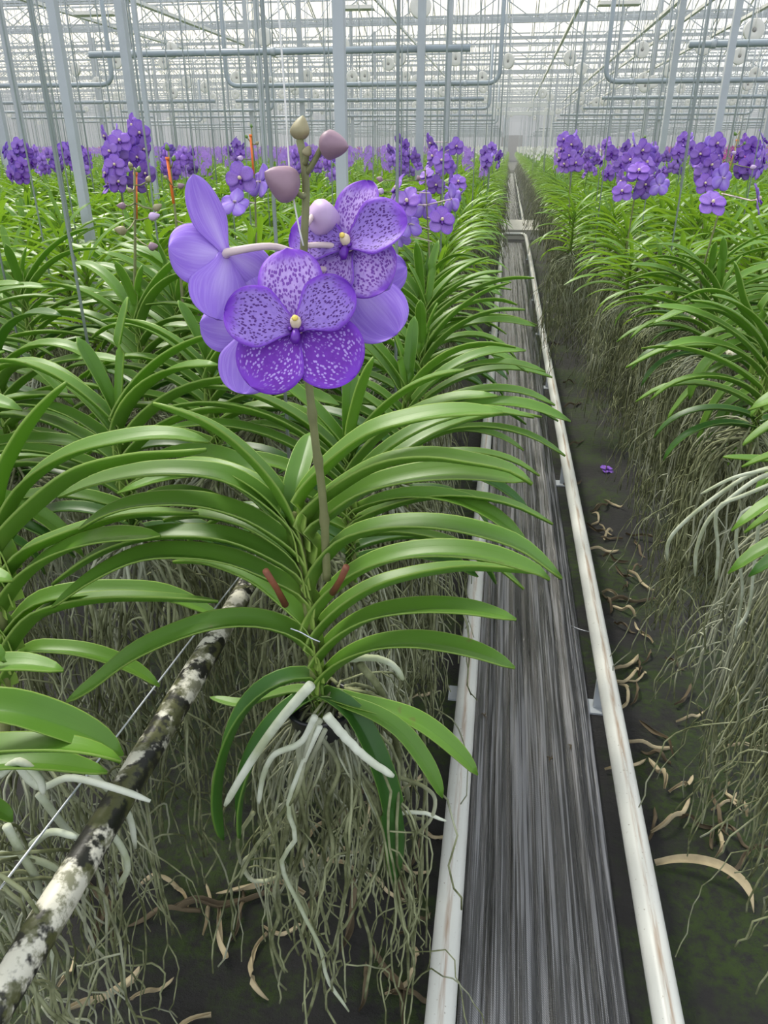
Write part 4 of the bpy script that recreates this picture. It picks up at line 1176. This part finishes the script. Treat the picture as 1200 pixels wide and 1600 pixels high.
# ------------------------------------------------------------------ posts, rods, reels
def post_mesh(w, h, z0=0, name='support_post', mat='galv'):
    g = G(); beam(g, (0, 0, z0), (0, 0, h), w, w); return g.mesh(name, M[mat], False)
def post_at(p, w, label, h=4.6, grp=None, mat='galv', rz=0.0):
    e = empty('support_post', (p.x, p.y, 0), rz)
    link('post', post_mesh(w, h, 0, 'post', mat), e)
    g = G(); box(g, -w, w, -w, w, 0, .012); link('foot_plate', g.mesh('foot_plate', M['galv'], False), e)
    tag(e, label, 'post', grp); return e
post_at(at_z(541, 560, .98), .023, 'thick grey steel post rising just behind the large speckled bloom')
post_at(at_z(150, 430, 1.00), .030, 'broad grey steel post standing beside the tall deep violet sprays')
post_at(at_z(250, 345, 1.00), .026, 'grey steel post crossing the first overhead pipe near its elbow')
post_at(at_z(1096, 345, 1.05), .036, 'grey steel post rising through the violet sprays across the walkway')
post_at(Vector((-.80, 7.42, 0)), .065, 'grey steel post carrying the end of the nearest overhead heating pipe')
for X, Y in ((-2.9, 6.2), (-4.8, 7.4), (1.9, 5.4), (2.45, 5.6), (-.85, 11.3), (1.6, 9.2), (-3.4, 11.3), (4.4, 11.3), (2.9, 7.8), (-7.4, 11.3), (-5.6, 9.0)):
    post_at(Vector((X, Y, 0)), .06, 'grey steel post in the middle of the greenhouse', grp='grey steel posts in the middle distance')
for px in (846, 857, 758, 766):
    post_at(at_z(px, 246, 1.08), .07, 'thin white post near the end of the walkway', h=2.9, grp='white posts near the end of the walkway', mat='whitebar')
for k in range(40):
    Y = 15.1 + 3.8 * (k // 4); X = (-12.8, -4.8, 3.2, 11.2)[k % 4] + 1.2 * math.sin(k)
    post_at(Vector((X, Y, 0)), .08, 'distant grey steel post far down the greenhouse', grp='distant grey steel posts')

# vertical hanger rods rising from the leaves
def rod_me(r, z0, z1, sides=6):
    g = G(); tube(g, [(0, 0, z0), (0, 0, z1)], r, sides); return g.mesh('hanger_rod', M['rod'])
RODS = [rod_me(.0028, .92, 4.5, 8), rod_me(.0050, .92, 4.5, 5), rod_me(.008, .92, 4.5, 4)]
nearrods = [(155,640,'just in front of the near leaves by the picture edge'),(30,540,'nearest the picture edge'),(85,470,'between the two thin rods near the picture edge'),(262,500,'below the tall deep violet sprays'),(452,722,'right beside the speckled bloom'),
            (130,430,'beside the broad steel post'),(425,405,'behind the big mauve bud'),(398,430,'behind the pale low blooms'),(320,350,'among the middle leaves'),(205,400,'behind the orange clipped bud stalk'),(618,640,'close behind the front bloom pair'),
            (1150,400,'beside the outward facing bloom across the walkway'),(1050,370,'across the walkway in front of the green leaves'),(930,380,'across the walkway over the leaf tips')]
for px, py, w in nearrods:
    p = at_z(px, py, .98); o = link('hanger_rod', RODS[0], None, (p.x, p.y, 0)); tag(o, 'thin grey steel hanger rod ' + w, 'rod', 'thin steel hanger rods')
cand = []
rq = random.Random(12)
for X in ROWS_L[::2] + ROWS_R[::2]:
    y = 2.4 + rq.uniform(0, .6)
    while y < 55:
        pr = project((X, y, 1.3))
        if pr and -20 < pr[0] < 1220: cand.append((pr[2], X + rq.gauss(0, .05), y))
        y += 1.15 + rq.uniform(-.2, .3) + y * .02
cand.sort()
print('rods', len(cand))
for d, X, y in cand[:250]:
    o = link('hanger_rod', RODS[0 if d < 5 else 1], None, (X, y, 0)); nm = 'bed across the walkway' if X > 0 else 'bed of the speckled bloom'
    dn = 'near' if d < 4 else 'middle' if d < 7 else 'back'
    tag(o, 'thin steel hanger rod in the %s rows of the %s' % (dn, nm), 'rod', 'steel hanger rods %s %s' % (dn, nm))
Vs = []; Fs = []; off = 0
for d, X, y in cand[250:]:
    r = .009; z1 = 2.6 if rq.random() < .4 else 4.5
    for z in (.95, z1):
        for k in range(3): Vs.append((X + r * math.cos(k * 2.1), y + r * math.sin(k * 2.1), z))
    for k in range(3): Fs.append((off + k, off + (k + 1) % 3, off + 3 + (k + 1) % 3, off + 3 + k))
    off += 6
o = link('distant_hanger_rod', np_mesh('distant_hanger_rod', np.array(Vs), np.array(Fs), None, [M['rod']], smooth=False))
tag(o, 'haze of thin steel hanger rods far down the greenhouse', 'rods', None, 'stuff')

# white string reels hanging from the wires
gR = G(); my = Matrix.Rotation(PI / 2, 4, 'X')
lathe(gR, [(.018, -.012), (.030, -.016), (.092, -.017), (.098, -.014), (.100, -.008), (.088, -.004), (.088, .004), (.100, .008), (.098, .014), (.092, .017), (.030, .016), (.018, .012), (.018, -.012)], 28, 0, my)
ME_REEL = gR.mesh('disc', M['reel'])
gH = G(); lathe(gH, [(.0001, -.018), (.017, -.018), (.017, .018), (.0001, .018)], 12, 0, my); ME_HUB = gH.mesh('hub', M['reel_dark'])
gK = G(); tube(gK, catmull([(0, 0, .0), (.0, -.022, .04), (0, -.022, .10), (0, 0, .13), (.01, 0, .16), (0, 0, .19), (-.014, 0, .175)], 18), .004, 6); ME_HOOK = gK.mesh('hook', M['reel'])
gS = G(); tube(gS, [(.09, 0, 0), (.088, 0, -.3), (.07, -.01, -1.25)], .0014, 3); ME_STR = gS.mesh('string', M['twine'])
gW = G(); tube(gW, [(0, 0, .17), (0, 0, 1.95)], .0035, 4); ME_SUSP = gW.mesh('suspension_wire', M['rod'])
def reel(p, label, grp, rz=0.0, s=1.0, full=True):
    e = empty('string_reel', p, rz); e.scale = (s, s, s)
    link('disc', ME_REEL, e); link('suspension_wire', ME_SUSP, e)
    if full: link('hub', ME_HUB, e); link('hook', ME_HOOK, e); link('string', ME_STR, e)
    tag(e, label, 'reel', grp)
NR = [(657,10,34,'hanging above the middle posts'),(413,58,26,'hanging above the nearest overhead pipe'),(712,92,20,'close to the overhead pipe end'),(1178,47,32,'largest one over the bed across the walkway'),(1100,72,26,'in front of the pipe across the walkway'),
      (1046,110,20,'below the long white roof bar'),(1020,128,18,'lowest of the trio under the white roof bar'),(181,97,19,'above the broad steel post'),(292,128,17,'beside the tall violet spray post'),(423,128,15,'smaller one left of the string'),(454,134,16,'smaller one beside the thick post'),
      (607,100,19,'between thick post and middle posts'),(1008,134,19,'twin touching the trio under the roof bar'),(583,132,14,'beside an orange strap'),(550,120,18,'near the thick post top'),(634,120,16,'small one under the overhead pipe'),(1168,132,17,'lower one at the picture edge across the walkway'),(945,157,14,'near the walkway end, first of two'),(932,160,14,'near the walkway end, second of two')]
for px, py, w, t in NR:
    d = F * .2 / w; reel(at_d(px, py, d), 'white round string reel ' + t.replace('left of', 'by'), 'white string reels overhead', rq.uniform(-.35, .35))
rc = []
for X in ROWS_L[1::3] + ROWS_R[1::3]:
    y = 11.5 + rq.uniform(0, 2)
    while y < 60:
        pr = project((X, y, 2.6))
        if pr and -20 < pr[0] < 1220 and not (-.2 < X < .6): rc.append((y, X + rq.gauss(0, .2), pr[2]))
        y += 3.0 + rq.uniform(-.7, .9) + y * .02
rc.sort()
print('reels', len(rc))
for y, X, d in rc[:200]:
    reel(Vector((X, y, 2.6 + rq.gauss(0, .07))), 'small white string reel hanging far down the greenhouse', 'small distant string reels', rq.uniform(-.6, .6), 1.0, y < 18)

for px, py, t in ((150, 23, 'above the broad steel post'), (553, 14, 'beside the top of the thick post'), (967, 7, 'over the edge of the bed across the walkway')):
    p = at_d(px, py, 10.5); e = empty('lamp_tray', p, .05)
    g = G(); box(g, -.27, .27, -.09, .09, 0, .035); box(g, -.29, .29, -.11, .11, -.012, 0); link('housing', g.mesh('housing', M['reel'], False), e)
    for sx in (-.2, .2):
        g = G(); tube(g, [(sx, 0, .03), (sx, 0, 4.5 - p.z)], .003, 4); link('hanging_wire', g.mesh('hanging_wire', M['rod']), e)
    tag(e, 'flat white lamp tray hung ' + t, 'lamp', 'white lamp trays')
# overhead heating pipes with elbows
def heat_pipe(pts, r, label, grp='overhead heating pipes'):
    P = []
    for i, p in enumerate(pts): P.append(Vector(p))
    # rounded corners
    out = [P[0]]
    for i in range(1, len(P) - 1):
        a = (P[i - 1] - P[i]).normalized(); b = (P[i + 1] - P[i]).normalized(); R_ = min(.16, (P[i - 1] - P[i]).length * .45)
        for k in range(7):
            t = k / 6; out.append(P[i] + a * R_ * (1 - t) ** 2 + b * R_ * t ** 2)
    out.append(P[-1]); g = G(); tube(g, out, r, 10)
    o = link('heating_pipe', g.mesh('heating_pipe', M['pipe'])); tag(o, label, 'pipe', grp)
    lo = [p for p in P if abs(p.z - 2.2) < .01]; a, b = (lo[0], lo[-1])
    for t in (.12, .5, .88):
        q = a.lerp(b, t); gh = G(); tube(gh, [q + Vector((0, 0, -r)), q + Vector((0, 0, 2.3))], .006, 5); tube(gh, [q - Vector((.02, 0, 0)), q + Vector((.02, 0, 0))], r * 1.25, 10)
        link('hanger', gh.mesh('hanger', M['rod']), o)
def PX(px, y, Y, z=2.2):       # world X of a pixel column on the line Y, z
    lo, hi = -30.0, 30.0
    for _ in range(40):
        m = (lo + hi) / 2; q = project((m, Y, z))
        if q[0] < px: lo = m
        else: hi = m
    return lo
Y1, Y2 = 7.5, 11.4
heat_pipe([(PX(140, 0, Y1), Y1, 2.2), (PX(735, 0, Y1), Y1, 2.2)], .028, 'nearest straight grey overhead pipe crossing above the bloom')
heat_pipe([(PX(1077, 0, Y1), Y1, 2.2), (PX(1400, 0, Y1), Y1, 2.2)], .028, 'nearest straight grey overhead pipe across the walkway')
heat_pipe([(PX(-200, 0, Y2), Y2 - .5, 2.2), (PX(203, 0, Y2), Y2 - .5, 2.2), (PX(203, 0, Y2), Y2 - .5, 4.3)], .030, 'grey overhead pipe turning up at an elbow above the violet sprays')
heat_pipe([(PX(355, 0, Y2), Y2, 4.3), (PX(355, 0, Y2), Y2, 2.2), (PX(780, 0, Y2), Y2, 2.2), (PX(780, 0, Y2), Y2, 4.3)], .030, 'grey overhead pipe with an elbow just before the walkway')
heat_pipe([(PX(945, 0, Y2), Y2, 4.3), (PX(945, 0, Y2), Y2, 2.2), (PX(1300, 0, Y2), Y2, 2.2)], .030, 'grey overhead pipe with an elbow just across the walkway')
hp = random.Random(3); Y = 15.0
while Y < 70:
    for (a, b) in ((-9.5, -5.4), (-4.9, -.5), (1.4, 6.0), (6.5, 11.0), (-14.5, -10.0)):
        a += hp.uniform(-.4, .4); up = hp.random() < .5
        pts = [(a, Y, 2.2), (b, Y, 2.2)] + ([(b, Y, 3.4)] if up else [])
        heat_pipe(pts, .030, 'distant grey overhead pipe far down the greenhouse', 'distant overhead pipes')
    Y += 3.8
g = G()
for (xa, xb, z) in ((-.6, .95, 2.45), (-.75, 1.15, 2.25)): box(g, xa, xb, 24, 24.06, z, z + .09)
tag(link('white_crossbar', g.mesh('white_crossbar', M['whitebar'], False)), 'pair of white bars spanning the walkway near its far end', 'bar')

# ------------------------------------------------------------------ greenhouse shell
ceil = empty('ceiling'); ceil['kind'] = 'structure'
ZG, ZR = 4.55, 5.35
gG, gB, gT, gL, gGl = G(), G(), G(), G(), G()
XA, XB = -34.0, 30.0
y = -8.0; bays = []
while y < 96: bays.append(y); y += 4.0
for y in bays:
    box(gG, XA, XB, y - .05, y + .05, ZG - .06, ZG)                                   # gutter
    box(gG, XA, XB, y + 1.98, y + 2.02, ZR - .03, ZR + .02)                            # ridge
    if y > 6:
        box(gT, XA, XB, y - .025, y + .025, ZG - .62, ZG - .57)                        # lower chord of the lattice girder
        box(gT, XA, XB, y + 1.4, y + 1.44, ZG - .30, ZG - .26)
        x = XA; k = 0
        while x < XB:                                                                # lattice web
            beam(gT, (x, y, ZG - .60 if k % 2 else ZG - .1), (x + .8, y, ZG - .1 if k % 2 else ZG - .60), .022); x += .8; k += 1
    x = XA
    while x <= XB:
        beam(gB, (x, y, ZG), (x, y + 2, ZR), .030, .035); beam(gB, (x, y + 2, ZR), (x, y + 4, ZG), .030, .035); x += .75 if y > 14 else 1.5
    V = [(XA, y, ZG), (XB, y, ZG), (XB, y + 2, ZR), (XA, y + 2, ZR), (XB, y + 4, ZG), (XA, y + 4, ZG)]
    gGl.add(V, [(0, 1, 2, 3), (3, 2, 4, 5)])
for nm, g_, m_ in (('gutter', gG, 'galv'), ('glazing_bar', gB, 'whitebar'), ('lattice_girder', gT, 'galv'), ('glass', gGl, 'glass')):
    link(nm, g_.mesh(nm, M[m_], False), ceil)
# long white bars running the length of the house
def Zdir(px, py):   # slope of X and Z against Y for a line through the vanishing point and this pixel
    r = ray(px, py); return r
for px, py, w, lab in ((1112, 0, .05, 'long white roof bar far over the bed across the walkway'), (1045, 15, .07, 'broad long white roof bar above the bed across the walkway'), (910, 0, .05, 'thin long white roof bar above the walkway edge'),
                  (205, 0, .10, 'broad long white roof bar high above the tall violet sprays'), (615, 30, .04, 'thin long roof bar above the walkway side of the main bed'), (40, 0, .09, 'long white roof bar near the picture edge'), (1200, 8, .07, 'long white roof bar at the picture edge across the walkway')):
    z = 3.55 if w > .04 else 3.9
    p = at_z(px, py, z); yend = {1045: 45, 205: 22, 40: 20}.get(px, 60)
    g = G(); beam(g, (p.x, 4, z), (p.x, yend, z), w, .05)
    tag(link('roof_bar', g.mesh('roof_bar', M['whitebar'], False)), lab, 'bar', 'long roof bars')
# end and side walls
def wall(nm, a, b):
    e = empty(nm); e['kind'] = 'structure'; a = Vector(a); b = Vector(b); L = (b - a).length
    g = G(); beam(g, a + Vector((0, 0, .45)), b + Vector((0, 0, .45)), .12, .9); link('plinth', g.mesh('plinth', M['concrete'], False), e)
    g = G(); beam(g, a + Vector((0, 0, 2.9)), b + Vector((0, 0, 2.9)), .02, 4.0); link('panel', g.mesh('panel', M['wall'], False), e)
    g = G(); n = int(L / 2)
    for i in range(n + 1):
        p = a.lerp(b, i / n); beam(g, (p.x, p.y, .9), (p.x, p.y, 5.0), .07)
    link('mullion', g.mesh('mullion', M['galv'], False), e)
wall('wall_back', (XA, 92, 0), (XB, 92, 0)); 
wall('wall_left', (XA, -6, 0), (XA, 92, 0)); wall('wall_right', (XB, -6, 0), (XB, 92, 0))
g = G(); box(g, XA + .2, XB - .2, 5.5, 91.6, .3, 5.3)
q = N('haze'); vs = q.n('ShaderNodeVolumeScatter', _Density=.006, _Anisotropy=.3, _Color=(.95, .97, 1, 1)); o_ = q.n('ShaderNodeOutputMaterial'); q.t.links.new(vs.outputs[0], o_.inputs['Volume'])
tag(link('haze', g.mesh('haze', q.m, False)), 'thin humid haze in the far part of the greenhouse', 'haze', None, 'stuff')
g = G(); box(g, -.9, 1.3, 91.7, 91.9, 0, 2.6); d1 = link('door_1', g.mesh('door_1', M['dark_end'], False)); d1['kind'] = 'structure'

# ------------------------------------------------------------------ light
w = bpy.data.worlds.new('world'); SC.world = w; w.use_nodes = True; nt = w.node_tree; nt.nodes.clear()
tc = nt.nodes.new('ShaderNodeTexCoord'); sx = nt.nodes.new('ShaderNodeSeparateXYZ'); nt.links.new(tc.outputs['Generated'], sx.inputs[0])
dp = nt.nodes.new('ShaderNodeVectorMath'); dp.operation = 'DOT_PRODUCT'; dp.inputs[1].default_value = Vector((-.55, .80, .22)).normalized(); nt.links.new(tc.outputs['Generated'], dp.inputs[0])
mr = nt.nodes.new('ShaderNodeMapRange'); mr.interpolation_type = 'SMOOTHSTEP'; mr.inputs[1].default_value = .45; mr.inputs[2].default_value = 1.0; nt.links.new(dp.outputs['Value'], mr.inputs[0])
mx = nt.nodes.new('ShaderNodeMixRGB'); mx.inputs[1].default_value = (.88, .92, 1.0, 1); mx.inputs[2].default_value = (1.45, 1.30, 1.05, 1); nt.links.new(mr.outputs[0], mx.inputs[0])
bg = nt.nodes.new('ShaderNodeBackground'); bg.inputs[1].default_value = 1.0; nt.links.new(mx.outputs[0], bg.inputs[0])
wo = nt.nodes.new('ShaderNodeOutputWorld'); nt.links.new(bg.outputs[0], wo.inputs[0])
sun = bpy.data.lights.new('sun', 'SUN'); sun.energy = 2.6; sun.angle = math.radians(12); sun.color = (1, .95, .85)
so = bpy.data.objects.new('sun', sun); C.objects.link(so); so.rotation_euler = Vector((.50, -.45, -.95)).to_track_quat('-Z', 'Y').to_euler()
SC.view_settings.view_transform = 'Standard'; SC.view_settings.look = 'None'; SC.view_settings.gamma = 1; SC.view_settings.use_curve_mapping = False
SC.view_settings.exposure = .75
SC.cycles.max_bounces = 6; SC.cycles.diffuse_bounces = 3; SC.cycles.glossy_bounces = 2; SC.cycles.transmission_bounces = 3; SC.cycles.transparent_max_bounces = 12
SC.cycles.use_denoising = True
